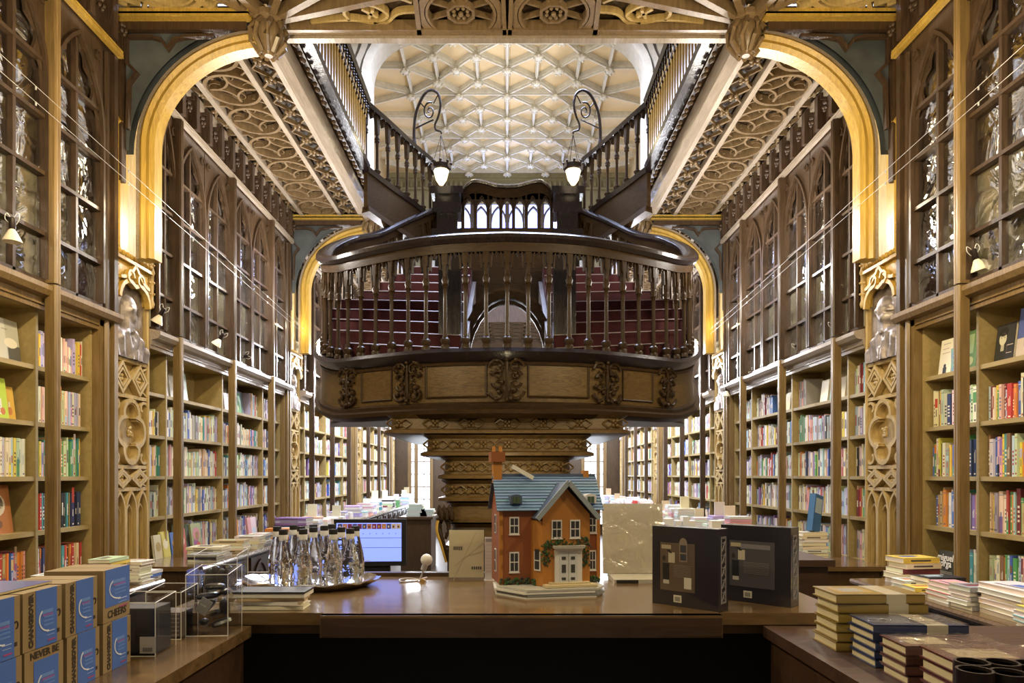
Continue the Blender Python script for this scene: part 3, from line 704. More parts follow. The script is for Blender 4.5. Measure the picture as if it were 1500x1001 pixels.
# balusters: one mesh, many children
bal=MB(); H=.80
bal.lathe([(.036,0),(.036,.03),(.028,.04),(.04,.065),(.04,.085),(.022,.1),(.0175,.13),(.016,.42),(.018,.52),(.03,.535),(.024,.55),(.032,.575),(.022,.6),(.018,.62),(.017,H)],(0,0,0),8)
bal.box(-.03,.03,-.03,.03,0,.03)
b0=SP(bal,'baluster',M['stair']); bmesh_=b0.data; bpy.data.objects.remove(b0)
def put_bal(p,par=ST,sz=1):
    o=bpy.data.objects.new('baluster',bmesh_); C.objects.link(o); o.parent=par; o.location=tuple(Vector(p)-par.location); o.scale=(1,1,sz); return o
bp=resample(full,63)
arc_=MB()
for i,p in enumerate(bp):
    if 0<i<62: put_bal(p+Vector((0,0,.02)))
    if i<62:
        a,b=p+Vector((0,0,.62)),bp[i+1]+Vector((0,0,.62)); d=(b-a); w=Vector((d.x,d.y,0)); n=Vector((w.y,-w.x,0))
        for u,v in (0,1),: pass
        pa=parch(1.0,0,.19,4)
        arc_.bar([tuple(a+d*(q[0]+.5)+Vector((0,0,q[1]))) for q in pa],.02,.05,n)
        arc_.bar([tuple(a+d*(q[0]*.55+.5)+Vector((0,0,.06+q[1]*.55))) for q in pa],.012,.03,n)
        arc_.bar([tuple(a+d*.0+Vector((0,0,.1))),tuple(a+d*-.0+Vector((0,0,.24)))],.05,.045,n)
        arc_.bar([tuple(a+d*.2+Vector((0,0,.22))),tuple(a+d*.8+Vector((0,0,.22)))],.06,.045,n)
SP(arc_,'arcade',M['stair'])
# steps of the two curling flights
for s in (-1,1):
    climb=[p for p in hs if p.y>6.2 and p.z>1.03]; cl=resample(climb,11)
    for i in range(10):
        a,b=cl[i],cl[i+1]; z=1.02+.18*(i+1); ia=Vector((.46,6.45+.28*i,0)); ib=Vector((.46,6.45+.28*(i+1),0))
        if i>8: break
        L_=[(s*ia.x,ia.y,z-.45),(s*(a.x-.05),a.y,z-.45),(s*(b.x-.05),b.y,z-.45),(s*ib.x,ib.y,z-.45)]
        if s<0: L_=L_[::-1]
        st=SP(MB().prism(L_,(0,0,.45)),'step',M['carpet'],smooth=False,lab='red carpeted step')
        nz=MB().tube([(s*ia.x,ia.y-.012,z-.005),(s*(a.x-.06),a.y-.012,z-.005)],.006,5); nz.build('nosing',M['nosing'],st).matrix_parent_inverse=Matrix.Translation(-Vector((0,0,0)))
    inr=MB().sweep([(s*.44,6.5,1.1),(s*.44,9.0,2.55)],[(-.03,-.45),(.03,-.45),(.03,.0),(-.03,.0)],(0,0,1)); SP(inr,'inner_string',M['frieze'],smooth=False)
    sc=MB().sweep([(s*(p.x-.05),p.y,p.z) for p in climb],[(-.015,.0),(.015,.0),(.015,.07),(-.015,.07)],(0,0,1)); SP(sc,'string_capping',M['rail'])
    # tall square newels
    nw=MB().box(s*.64,s*.96,9.06,9.36,.95,3.2); nw.box(s*.6,s*1.0,9.02,9.4,3.18,3.26); nw.box(s*.66,s*.94,9.08,9.34,3.26,3.5); nw.box(s*.61,s*.99,9.03,9.39,3.48,3.62); nw.box(s*.64,s*.96,9.06,9.36,3.62,3.72); nw.box(s*.59,s*1.01,9.01,9.41,3.72,3.82)
    nw.box(s*.69,s*.91,9.03,9.06,2.75,3.12)
    SP(nw,'newel_post',M['rail'],smooth=False)
    bx=MB().box(s*.46,s*.68,6.75,6.95,.95,2.14); SP(bx,'support_post',M['rail'],smooth=False)
# bridge, arch beneath, parapet
SP(MB().box(-1.1,1.1,9.1,10.6,2.86,3.2).box(-1.1,1.1,9.06,9.12,3.1,3.26),'landing',M['stair'],smooth=False)
for Yr,hw,zs,h in ((7.6,.5,1.25,.75),(8.3,.54,1.5,.72),(9.0,.6,1.72,.78)):
    m=MB(); P_=[(-hw,Yr,.95),(-hw,Yr,zs)]+[(p[0],Yr,zs+p[1]) for p in arc(0,0,hw,PI,0,16,h)]+[(hw,Yr,zs),(hw,Yr,.95)]
    m.bar(P_,.09,.12,(0,1,0)); m.bar([(x*.9,y,.0+(z-.08 if z>zs else z)) for x,y,z in P_],.04,.05,(0,1,0)); SP(m,'arch',M['stair'])
    if Yr==9.0:
        m=MB(); q=[(p[0],zs+p[1]) for p in arc(0,0,hw,PI,0,16,h)]
        for (a,b),(c,d) in zip(q,q[1:]):
            for yy in (9.02,9.1): m.quad([(a,yy,b),(c,yy,d),(c,yy,2.9),(a,yy,2.9)])
        m.box(-.66,-.59,9.02,9.1,.95,2.9).box(.59,.66,9.02,9.1,.95,2.9)
        SP(m,'arch_spandrel',M['stair'],smooth=False)
pp=MB(); pp.box(-.64,.64,9.2,9.28,3.2,3.33)
n=7
for i in range(n+1): x=-.6+1.2*i/n; pp.box(x-.022,x+.022,9.21,9.27,3.33,3.72)
for i in range(n):
    x=-.6+1.2*(i+.5)/n; w=1.2/n-.02
    A_=parch(w,3.58,.14,4)
    h_=len(A_)//2
    for (u,v),(u2,v2) in zip(A_,A_[1:]): pp.quad([(x+u,9.215,v),(x+u2,9.215,v2),(x+u2,9.215,3.8),(x+u,9.215,3.8)])
    pp.bar([(x+u*.95,9.22,v) for u,v in A_],.018,.06,(0,1,0)); pp.bar([(x+u*.5,9.22,v+.0) for u,v in parch(w,3.66,.1,3)],.012,.04,(0,1,0))
top=[(-.62,9.24,3.78),(-.56,9.24,3.88),(-.45,9.24,3.95),(-.3,9.24,3.93),(-.15,9.24,3.89),(0,9.24,3.88)]; top=catmull(top+[(-x,y,z) for x,y,z in top[-2::-1]],4)
pp.sweep(top,[(-.03,-.14),(.03,-.14),(.03,0),(-.03,0)],(0,0,1))
for a,b in zip(top,top[1:]): pp.quad([(a.x,9.215,3.72),(b.x,9.215,3.72),(b.x,9.215,b.z),(a.x,9.215,a.z)])
SP(pp,'parapet',M['stair'])
SP(MB().sweep([p+Vector((0,0,.01)) for p in top],[(-.07,-.03),(.07,-.03),(.08,0),(.03,.035),(-.03,.035),(-.08,0)],(0,0,1)),'parapet_rail',M['rail'])
# upper flights to the galleries
for s in (-1,1):
    up=[(.80,9.34,3.84),(.86,9.4,3.98),(.93,9.3,4.12),(1.02,9.1,4.19),(1.21,8.8,4.24),(1.47,8.3,4.30),(1.66,8.0,4.36)]
    up=catmull([(s*a,b,c) for a,b,c in up],5)
    SP(MB().sweep(up,[(-.05,-.05),(.05,-.05),(.065,0),(.03,.03),(-.03,.03),(-.065,0)],(0,0,1)),'upper_handrail',M['rail'])
    bot=catmull([(s*.95,9.36,3.42),(s*1.02,9.25,3.46),(s*1.21,8.8,3.50),(s*1.47,8.3,3.54),(s*1.66,8.0,3.6)],5)
    SP(MB().sweep(bot,[(-.05,-.06),(.05,-.06),(.06,0),(-.06,0)],(0,0,1)),'lower_rail',M['rail'])
    SP(MB().sweep([p+Vector((0,0,0)) for p in bot],[(-.03,-.5),(.03,-.5),(.03,-.05),(-.03,-.05)],(0,0,1)).sweep([p+Vector((0,0,-.48)) for p in bot],[(-.06,-.04),(.06,-.04),(.05,.03),(-.05,.03)],(0,0,1)),'upper_string',M['stair'])
    U1=resample(up[8:],9); B1=resample(bot,9); ar=MB()
    for i in range(9):
        if i: 
            o=put_bal(B1[i]); o.scale=(1.1,1.1,.62/.8)
        if i<8:
            a,b=B1[i]+Vector((0,0,.5)),B1[i+1]+Vector((0,0,.5)); d=b-a; n=Vector((d.y,-d.x,0))
            pa=parch(1.0,0,.17,4); ar.bar([tuple(a+d*(q[0]+.5)+Vector((0,0,q[1]))) for q in pa],.03,.05,n)
            t0,t1=U1[i],U1[i+1]
            for (q,r) in zip(pa,pa[1:]):
                l0=a+d*(q[0]+.5)+Vector((0,0,q[1])); l1=a+d*(r[0]+.5)+Vector((0,0,r[1])); f0=t0.lerp(t1,q[0]+.5); f1=t0.lerp(t1,r[0]+.5)
                ar.quad([tuple(l0),tuple(l1),(l1.x,l1.y,f1.z-.04),(l0.x,l0.y,f0.z-.04)])
    SP(ar,'upper_arcade',M['stair'])
    # curled iron lamp bracket standing on the handrail, with its hanging lantern
    base=Vector((s*1.2,8.8,4.27))
    L=thing('lamp_bracket','curled wrought iron lamp bracket with hanging lantern on the %s upper handrail'%SIDE[s],'lamp',tuple(base))
    def lp(a,b): return Vector((s*-a,0,b))
    ir=MB(); pts=[lp(0,0),lp(.0,.2),lp(.03,.42),lp(.12,.62),lp(.22,.69),lp(.31,.64),lp(.34,.5),lp(.31,.35),lp(.27,.25),lp(.28,.18),lp(.34,.16),lp(.35,.13)]
    ir.tube(catmull(pts,4),.022,7,r2=.011)
    sp_=[lp(.2+.085*(1-j/26)*math.cos(j*.42+1.2),.42+.12*(1-j/26)*math.sin(j*.42+1.2)) for j in range(24)]; ir.tube(sp_,.012,6,r2=.007)
    ir.tube([lp(.02,.2),lp(.14,.26),lp(.25,.31)],.01,5); ir.tube([lp(.09,.52),lp(.14,.46)],.008,5); ir.tube([lp(.3,.62),lp(.25,.52)],.008,5); ir.lathe([(.04,-.03),(.03,.02),(.022,.06)],(0,0,0),8)
    ir.build('bracket',M['iron'],L)
    ch=MB(); top_=lp(.35,.12)
    for q in range(4): a=q*PI/2+.4; ch.tube([tuple(top_),tuple(lp(.35,-.27)+Vector((.11*math.cos(a),.11*math.sin(a),0)))],.004,4)
    ch.build('chain',M['iron'],L)
    ln=MB(); c=lp(.35,-.33); ln.lathe([(.09,-.02),(.13,.0),(.13,.05),(.12,.05)],tuple(c),8)
    for q in range(8): a=q*PI/4; ln.ball(tuple(c+Vector((.125*math.cos(a),.125*math.sin(a),.07))),.02,5)
    ln.build('crown',M['iron'],L)
    MB().lathe([(.03,-.2),(.07,-.14),(.1,-.02),(.1,0)],tuple(c),8).build('lantern_glass',M['lampglass'],L)
    # gallery balustrade
    Gb=thing('gallery_balustrade','dark carved balustrade with golden balusters along the %s upper gallery'%SIDE[s],'balustrade',(s*1.66,6.7,3.62))
    def GP(mb,name,mat,lab=None):
        o=mb.build(name,mat,Gb); o.matrix_parent_inverse=Matrix.Translation(-Gb.location)
        if lab:o['label']=lab
    GP(MB().sweep([(s*1.66,5.42,4.38),(s*1.66,7.98,4.38)],[(-.05,-.05),(.05,-.05),(.07,0),(.03,.03),(-.03,.03),(-.07,0)],(0,0,1)),'handrail',M['rail'])
    GP(MB().sweep([(s*1.66,5.42,3.62),(s*1.66,7.98,3.62)],[(-.05,-.05),(.05,-.05),(.06,0),(.03,.02),(-.03,.02),(-.06,0)],(0,0,1)),'bottom_rail',M['rail'])
    m=MB()
    gm=None
    for i in range(24):
        y=5.5+i*.105
        if gm is None:
            g=MB(); g.lathe([(.03,0),(.03,.05),(.018,.07),(.016,.5),(.026,.52),(.018,.55),(.018,.7)],(0,0,0),6); g.box(-.025,.025,-.03,.03,.56,.7)
            gm=g.build('baluster',M['gold'],Gb); gm['label']='golden baluster'; gm.location=(0,y-6.7,.02); gmd=gm.data
        else:
            o=bpy.data.objects.new('baluster',gmd); C.objects.link(o); o.parent=Gb; o.location=(0,y-6.7,.02); o['label']='golden baluster'
        m.bar([(s*1.66,y+u,v) for u,v in parch(.1,4.16,.1,4)],.015,.05,(1,0,0)); 
        for q in range(3): m.ball((s*1.63,y+.05,4.3-.03*q),.018,5)
    m.box(s*1.645,s*1.675,5.42,7.98,4.26,4.34)
    GP(m,'arcade',M['stair'])
    N=MB(); N.lathe([(.08,3.6),(.08,4.35),(.11,4.4),(.07,4.45),(.07,4.55),(.11,4.6),(.12,4.63),(.09,4.68),(.1,4.72),(.04,4.76)],(s*1.80,7.98,0),8)
    GP(N,'end_newel',M['rail'])
# tiered corbel base under the platform
def rrect(hw,y0,y1,r,z):
    pts=[]
    for cx_,cy_,a in ((hw-r,y0+r,-PI/2),(hw-r,y1-r,0),(-hw+r,y1-r,PI/2),(-hw+r,y0+r,PI)):
        for j in range(5): t=a+PI/2*j/4; pts.append((cx_+r*math.cos(t),cy_+r*math.sin(t),z))
    return pts
def loft(mb,loops):
    b=len(mb.v); k=len(loops[0])
    for L_ in loops: mb.v+=L_
    for i in range(len(loops)-1):
        for q in range(k): r_=(q+1)%k; mb.addf((b+i*k+q,b+i*k+r_,b+(i+1)*k+r_,b+(i+1)*k+q))
    mb.addf(tuple(b+q for q in range(k-1,-1,-1))); mb.addf(tuple(b+(len(loops)-1)*k+q for q in range(k)))
def tier(hw,z0,z1,flor=True,n=6,Y=5.62):
    m=MB(); h=z1-z0
    loft(m,[rrect(hw-.02,Y+.02,7.6,.12,z0),rrect(hw+.02,Y-.02,7.6,.14,z0+.01),rrect(hw+.02,Y-.02,7.6,.14,z0+.035),rrect(hw-.03,Y+.03,7.6,.12,z0+.05),rrect(hw-.04,Y+.04,7.6,.12,z1-.03),rrect(hw,Y,7.6,.12,z1)])
    o=SP(m,'tier',M['stairpan'])
    if flor:
        for i in range(n):
            f=MB(); x=-hw+.12+(2*hw-.24)*i/(n-1); zc=(z0+z1)/2+.012; y=Y+.03
            for q in range(4): a=q*PI/2+PI/4; f.ball((x+.022*math.cos(a),y,zc+.026*math.sin(a)),.018,6)
            f.ball((x,y-.015,zc),.012,6)
            for sg in (-1,1):
                f.tube([(x+sg*.03,y,zc+.02),(x+sg*.06,y-.01,zc+.035),(x+sg*.105,y,zc)],.008,5); f.tube([(x+sg*.03,y,zc-.02),(x+sg*.06,y-.01,zc-.035),(x+sg*.105,y,zc)],.008,5)
            SP(f,'floral_carving',M['stairpan'])
        return o
tier(1.02,.335,.5,True,7,5.66); tier(.71,.15,.33,True,7,5.62); tier(.565,-.04,.145,True,6,5.62); tier(.56,-.225,-.045,True,6,5.62); tier(.52,-.4,-.23,False); tier(.50,-.62,-.405,False)
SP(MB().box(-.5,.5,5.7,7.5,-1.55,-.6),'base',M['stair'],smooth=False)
g=MB()
for sg in (-1,):
    x=sg*.5; g.tube(catmull([(x-.05,5.56,-.36),(x-.055,5.53,-.45),(x-.02,5.52,-.56),(x+.02,5.53,-.7)],5),.03,8,r2=.02); g.tube(catmull([(x-.0,5.54,-.34),(x+.025,5.53,-.42),(x+.0,5.52,-.52)],5),.022,8,r2=.012)
    for q in range(9): g.lathe([(.001,-.05),(.02,-.03),(.018,.02),(.001,.05)],(x-.05+.013*q,5.53-.01*(q%3),-.29-.02*(q%3)),6)
SP(g,'carved_ornament',M['stair'],lab='dark carved leaf ornament at the foot')
SP(MB().tube(catmull([(-.56,5.5,-.37),(-.565,5.48,-.45),(-.53,5.47,-.56),(-.49,5.47,-.7)],5),.014,6,r2=.008),'gilded_edge',M['gold'],lab='gilded edge of the foot ornament')
# tall dark door post beside the base
NUM=['topmost']+[w+' from top' for w in 'second third fourth fifth sixth seventh eighth ninth tenth eleventh twelfth'.split()]
# ================================================================== books
COLS={'white':(.82,.80,.74),'cream':(.80,.72,.52),'yellow':(.78,.62,.10),'orange':(.75,.28,.06),'red':(.50,.06,.05),'maroon':(.20,.04,.05),'pink':(.78,.45,.45),'purple':(.25,.14,.38),'lilac':(.52,.48,.70),'blue':(.08,.16,.55),'navy':(.04,.06,.16),'pale blue':(.45,.60,.72),'teal':(.08,.33,.36),'green':(.12,.36,.14),'pale green':(.55,.66,.42),'brown':(.22,.13,.07),'grey':(.35,.35,.36),'black':(.02,.02,.025),'tan':(.55,.42,.24)}
CN=list(COLS); PAGE=(.80,.74,.58)
def w_(**k): return [k.get(c.replace(' ','_'),0) for c in CN]
PAL={'mix':[9,9,3,2,3,2,2,2,3,3,3,4,2,2,3,2,3,2,2],
 'right':[8,7,5,4,4,3,2,1,2,4,3,3,2,3,3,3,3,4,3],
 'rear':[14,8,2,1,1,1,3,1,6,2,1,6,1,1,2,1,4,1,2],
 'pastel':w_(white=5,cream=6,pink=3,lilac=4,yellow=2,red=1,pale_green=2,pale_blue=2,purple=1),
 'creamy':w_(cream=6,yellow=3,white=3,tan=3,lilac=2,pale_green=2,pale_blue=2,pink=2),
 'greenmix':w_(cream=3,green=3,teal=2,pale_green=3,lilac=2,orange=2,yellow=2),
 'check':w_(white=4,cream=4,yellow=4,navy=1), 'orange':w_(orange=6,cream=1,red=2), 'dark':w_(navy=3,teal=2,white=3,red=2,yellow=2,black=3,pale_green=2)}
def jit(c,a=.06): return tuple(min(1,max(0,v*(1+random.uniform(-a,a)*2))) for v in c)
def lum(c): return .3*c[0]+.6*c[1]+.1*c[2]
def book_geo(mb,M_,t,h,d,cn,detail=True):
    """upright book: spine in the plane x=0 facing -x, thickness along y, height z"""
    c=jit(COLS[cn]); mb.box(0,d,0,t,0,h,c,M_) if not detail else None
    ink=(.85,.82,.72) if lum(c)<.3 else random.choice([(.08,.07,.08),(.45,.08,.06),(.1,.15,.35),(.25,.2,.16)])
    if detail:
        mb.box(0,.003,0,t,0,h,c,M_); mb.box(.003,d,0,.0018,0,h,c,M_); mb.box(.003,d,t-.0018,t,0,h,c,M_); mb.box(.003,d-.004,.0018,t-.0018,.003,h-.003,PAGE,M_)
        st=random.random()
        if st<.45:
            z0=h*random.uniform(.3,.5); L_=h*random.uniform(.2,.4); mb.box(-.0006,0,t*.3,t*.42,z0,z0+L_,ink,M_)
            if t>.02: mb.box(-.0006,0,t*.6,t*.7,z0,z0+L_*.8,ink,M_)
        elif st<.7:
            b=jit(COLS[random.choice(CN)]); z0=h*random.choice([0,.55,.7]); mb.box(-.0006,0,t*.02,t*.98,z0,z0+h*random.uniform(.18,.45),b,M_); mb.box(-.0009,0,t*.35,t*.6,h*.3,h*.5,ink,M_)
        else:
            for q in range(4): z0=h*(.28+.1*q); mb.box(-.0006,0,t*.25,t*.75,z0,z0+h*.05,ink,M_)
        mb.box(-.0008,0,t*.25,t*.75,h*.05,h*.09,ink,M_); mb.box(-.0006,0,0.0,t,h*.9,h*.915,ink,M_) if random.random()<.5 else None
cand=[]      # every shelf book: (importance, side, bay, shelf, y, t, h, d, xoff, lean)
FACE=[]      # gaps where face-out books stand: side, shelf idx, y0,y1
gaps={(-1,-1,0):[(3.3,4.2)],(-1,-1,1):[(3.3,4.22)],(-1,-1,3):[(3.88,4.2)],(1,-1,0):[(3.3,4.9)],(-1,0,0):[(5.5,7.85)],(1,0,0):[(5.86,6.75),(7.0,7.6)],(1,-1,4):[(4.42,4.72)],(-1,0,4):[(5.5,6.3)]}
SHN=['top','second','third','fourth','bottom']
shelves=[]
for s in (-1,1):
    for k in (-1,0,1,2):
        y0,y1=bay_range(k); o0=.41 if k<0 else .34; div=[y0,y0+o0,y0+o0+1.15,y0+o0+2.3,y1-.2]
        for si in range(5):
            z=SHZ[si+1]; row=[]
            pal={(-1,-1,0):'pastel',(-1,-1,1):'creamy',(-1,-1,2):'greenmix',(-1,-1,3):'dark',(-1,-1,4):'orange'}.get((s,k,si),'right' if s>0 and k==-1 else 'rear')
            for a,b in zip(div,div[1:]):
                y=a+.03; end=b-.01 if random.random()<.75 or k<1 else b-random.uniform(.05,.3)
                if s<0 and k==-1 and b<4.3 and si==2: pal2='check'
                else: pal2=pal
                hh=random.uniform(.2,.25)
                while True:
                    t=random.choice([.014,.018,.02,.024,.03,.036]) if s>0 or k>-1 else random.choice([.012,.016,.02,.024])
                    if random.random()<.15: hh=random.uniform(.19,.26)
                    h=min(.28,hh+random.uniform(-.02,.02)) if pal2 not in('creamy','check','dark','orange') else .23+.004*random.random()
                    if y+t>end: break
                    g=gaps.get((s,k,si))
                    if g and any(ga-.03<y<gb for ga,gb in g): y+=t; continue
                    if k>0 and random.random()<.03: y+=random.uniform(.05,.15); continue
                    if y>1.9: row.append([y,t,h,random.uniform(.13,.18),random.uniform(.0,.02),pal2])
                    y+=t+.0012
            shelves.append((s,k,si,z,row))
imp=[]
for S_ in shelves:
    s,k,si,z,row=S_
    for j,r in enumerate(row):
        px=743+s*2950/r[0]; py=696-(z+r[2]*.5)*1000/r[0]
        vis = 2<px<1498 and py<990
        if s<0 and si==4 and r[0]<4.25: vis=px>0 and py<880
        if vis: imp.append((r[1]*r[2]/r[0]**3,id(S_),j))
imp.sort(reverse=True); keep={(a,b) for _,a,b in imp[:185]}
stuff=MB(); used=set(); nind=0
def size_word(t,h): return ('slim' if t<.017 else 'thick' if t>.028 else 'medium')
for S_ in shelves:
    s,k,si,z,row=S_; names=[]; seq=set()
    for j,r in enumerate(row):
        w=PAL[r[5]]
        for tr in range(60):
            c=random.choices(CN,w if tr<30 else [1]*len(CN))[0]
            if len(names)<2 or (names[-2],names[-1],c) not in seq: break
        names.append(c)
        if len(names)>=3: seq.add(tuple(names[-3:]))
    for j,r in enumerate(row):
        y,t,h,d,xo,_=r; c=names[j]
        if (id(S_),j) in keep:
            mb=MB(); flip = Matrix.Scale(-1,4,(1,0,0)) if s<0 else Matrix.Identity(4)
            book_geo(mb,flip,t,h,d,c)
            if s<0: mb.f=[f[::-1] for f in mb.f]
            o=mb.build('book',M['paint'],None,False)
            o.location=(s*(2.955+xo),y,z)
            nb=names[j-1] if j else None; na=names[j+1] if j+1<len(names) else None
            bc='nearest' if k<0 else 'second'
            if nb and na: lab='%s %s book between %s and %s spines, %s shelf, %s %s bookcase'%(size_word(t,h),c,nb,na,SHN[si],bc,SIDE[s])
            else: lab='%s %s book at the %s end of the %s shelf, %s %s bookcase'%(size_word(t,h),c,'near' if not nb else 'far',SHN[si],bc,SIDE[s])
            tag(o,lab,'book','shelf books in the near bookcases'); nind+=1
        else:
            M_=Matrix.Translation((s*(2.955+xo),y,z)) @ (Matrix.Scale(-1,4,(1,0,0)) if s<0 else Matrix.Identity(4))
            cc=jit(COLS[c]); stuff.box(0,d,0,t,0,h,cc,M_)
            ink=(.85,.82,.72) if lum(cc)<.3 else random.choice([(.1,.08,.1),(.4,.1,.08),(.12,.18,.4),(.3,.22,.15)])
            if k<2 and random.random()<.8: stuff.box(-.0012,0,t*.25,t*.75,h*.35,h*random.uniform(.5,.75),ink,M_)

# ---- face-out books and a few special ones
def cover(name,w,h,t,c,loc,rz,label,art,tilt=.12,cat='book',group=None,parent=None):
    """standing book, cover facing local -y"""
    T=thing(name,label,cat,loc,rz,group); R=Matrix.Rotation(-tilt,4,'X')
    m=MB(); m.box(-w/2,w/2,0,.0025,0,h,c,R); m.box(-w/2,w/2,t-.0025,t,0,h,c,R); m.box(-w/2,-w/2+.003,0,t,0,h,c,R); m.build('cover',M['paint'],T,False)
    m=MB(); m.box(-w/2+.003,w/2-.004,.0025,t-.0025,.003,h-.003,PAGE,R); m.build('pages',M['paint'],T,False)
    a=MB()
    for q in art:
        if q[0]=='r': a.box(q[1]*w,q[2]*w,-.0008,.0001,q[3]*h,q[4]*h,q[5],R)
        elif q[0]=='c':
            n=len(a.v); P=[(q[1]*w+q[3]*w*math.cos(t_),-.0012,q[2]*h+q[4]*h*math.sin(t_)) for t_ in [2*PI*i/16 for i in range(16)]]
            a.v+=[tuple(R@Vector(p)) for p in P]; a.addf(tuple(range(n,n+16)),q[5])
    if art: a.build('cover_art',M['paint'],T,False)
    return T
def facing(s): return math.radians(-90 if s<0 else 90)   # cover normal towards the hall
def FL(s,y,z,w,h,c,lab,art,x=2.99,t=.02,turn=0): return cover('face_out_book',w,h,t,c,(s*x,y,z),(PI/2 if s<0 else -PI/2)+turn,lab,art)
FL(-1,4.11,.68,.185,.26,(.42,.42,.36),'grey misty landscape book standing face out on the top shelf, nearest left bookcase',[('r',-.5,-.1,0,1,(.55,.55,.5)),('c',.1,.45,.3,.12,(.7,.66,.55)),('r',-.05,.5,0,.4,(.1,.1,.09)),('r',.02,.2,.47,.51,(.3,.16,.05)),('r',-.25,.0,.75,.77,(.2,.2,.18))],turn=.0)
FL(-1,4.02,.33,.16,.25,(.50,.68,.10),'lime green picture book standing face out on the second shelf, nearest left bookcase',[('r',-.35,.2,.12,.5,(.8,.8,.74))]+[('c',-.3+.1*(i%5),.18+.07*(i//5),.018,.012,(.2,.12,.15)) for i in range(20)]+[('c',.22,.2,.12,.09,(.6,.22,.1)),('r',-.3,.1,.72,.78,(.62,.75,.3))])
FL(-1,4.155,.33,.09,.21,(.75,.5,.12),'orange booklet with round bottle picture leaning beside the lime green book',[('c',0,.28,.22,.12,(.6,.25,.12)),('r',-.08,.08,.3,.55,(.8,.75,.6))],x=3.02)
FL(-1,4.04,-.35,.19,.29,(.42,.17,.06),'brown cookery book with a dark round plate on its cover, fourth shelf, nearest left bookcase',[('c',-.1,.6,.36,.24,(.7,.62,.5)),('c',-.12,.62,.3,.2,(.08,.05,.04)),('r',-.35,.15,.58,.62,(.45,.2,.12)),('c',-.05,.2,.12,.08,(.2,.1,.06))])
FL(1,4.12,.68,.155,.235,(.03,.03,.03),'black book with a pale portrait cover facing out on the top shelf, nearest right bookcase',[('c',-.12,.62,.2,.17,(.6,.58,.45)),('c',-.12,.8,.24,.12,(.015,.015,.015)),('r',-.2,-.03,.3,.46,(.45,.43,.34)),('r',.12,.45,.42,.44,(.6,.5,.45)),('r',.12,.4,.22,.235,(.6,.5,.45)),('r',.12,.125,.235,.42,(.3,.25,.22)),('c',-.2,.65,.025,.015,(.03,.03,.03)),('c',-.04,.65,.025,.015,(.03,.03,.03)),('r',-.17,-.07,.53,.55,(.2,.1,.08))])
FL(1,3.92,.68,.2,.30,(.07,.1,.3),'large blue book with a sandy landscape facing out beside the black portrait book, top shelf',[('r',-.5,.5,0,.4,(.5,.42,.36)),('c',.1,.3,.35,.18,(.42,.34,.36)),('r',-.25,.1,.83,.855,(.7,.72,.8)),('r',-.28,.15,.68,.74,(.85,.86,.9)),('r',-.2,.1,.6,.615,(.6,.62,.75))])
FL(1,4.62,.68,.13,.24,(.80,.76,.6),'thick cream novel with a small dark figure, top shelf by the right pilaster',[('r',-.14,.14,.0,.2,(.05,.06,.08)),('c',0,.24,.1,.06,(.05,.06,.08)),('r',-.3,.2,.72,.74,(.5,.35,.3)),('r',-.3,.3,.6,.62,(.5,.35,.3)),('r',-.3,.3,.86,.88,(.4,.35,.3))],x=2.955,t=.06)
def flat_stack_spines(s,y,z,n,t,c,x,w=.1): 
    for i in range(n):
        mb=MB(); mb.box(0,.14,0,w,0,t-.001,PAGE); mb.box(-.002,0,0,w,0,t-.001,jit(c)); mb.box(-.002,.142,0,w,t-.0025,t,jit(c)); mb.box(-.003,-.002,w*.2,w*.75,t*.4,t*.6,(.8,.85,.85))
        if s<0: mb.v=[(-a,b,c_) for a,b,c_ in mb.v]; mb.f=[f[::-1] for f in mb.f]
        o=mb.build('book',M['paint'],None,False); o.location=(s*x,y,z+i*t); tag(o,'blue grey paperback, %s, small flat stack, top shelf, nearest right bookcase'%NUM[n-1-i],'book','small flat stack on the top shelf')
flat_stack_spines(1,4.45,.68,5,.032,(.25,.42,.5),2.96)
FL(1,4.38,.68,.12,.25,(.10,.2,.07),'dark green forest cover book beside the flat stack, top shelf, nearest right bookcase',[('r',-.4,.2,.4,.9,(.3,.4,.2)),('c',0,.2,.3,.12,(.4,.42,.2))],x=2.96,t=.03)
FL(1,4.27,.68,.05,.27,(.75,.72,.5),'narrow cream book leaning between the post and the divider, top shelf, nearest right bookcase',[],x=3.0,t=.02)
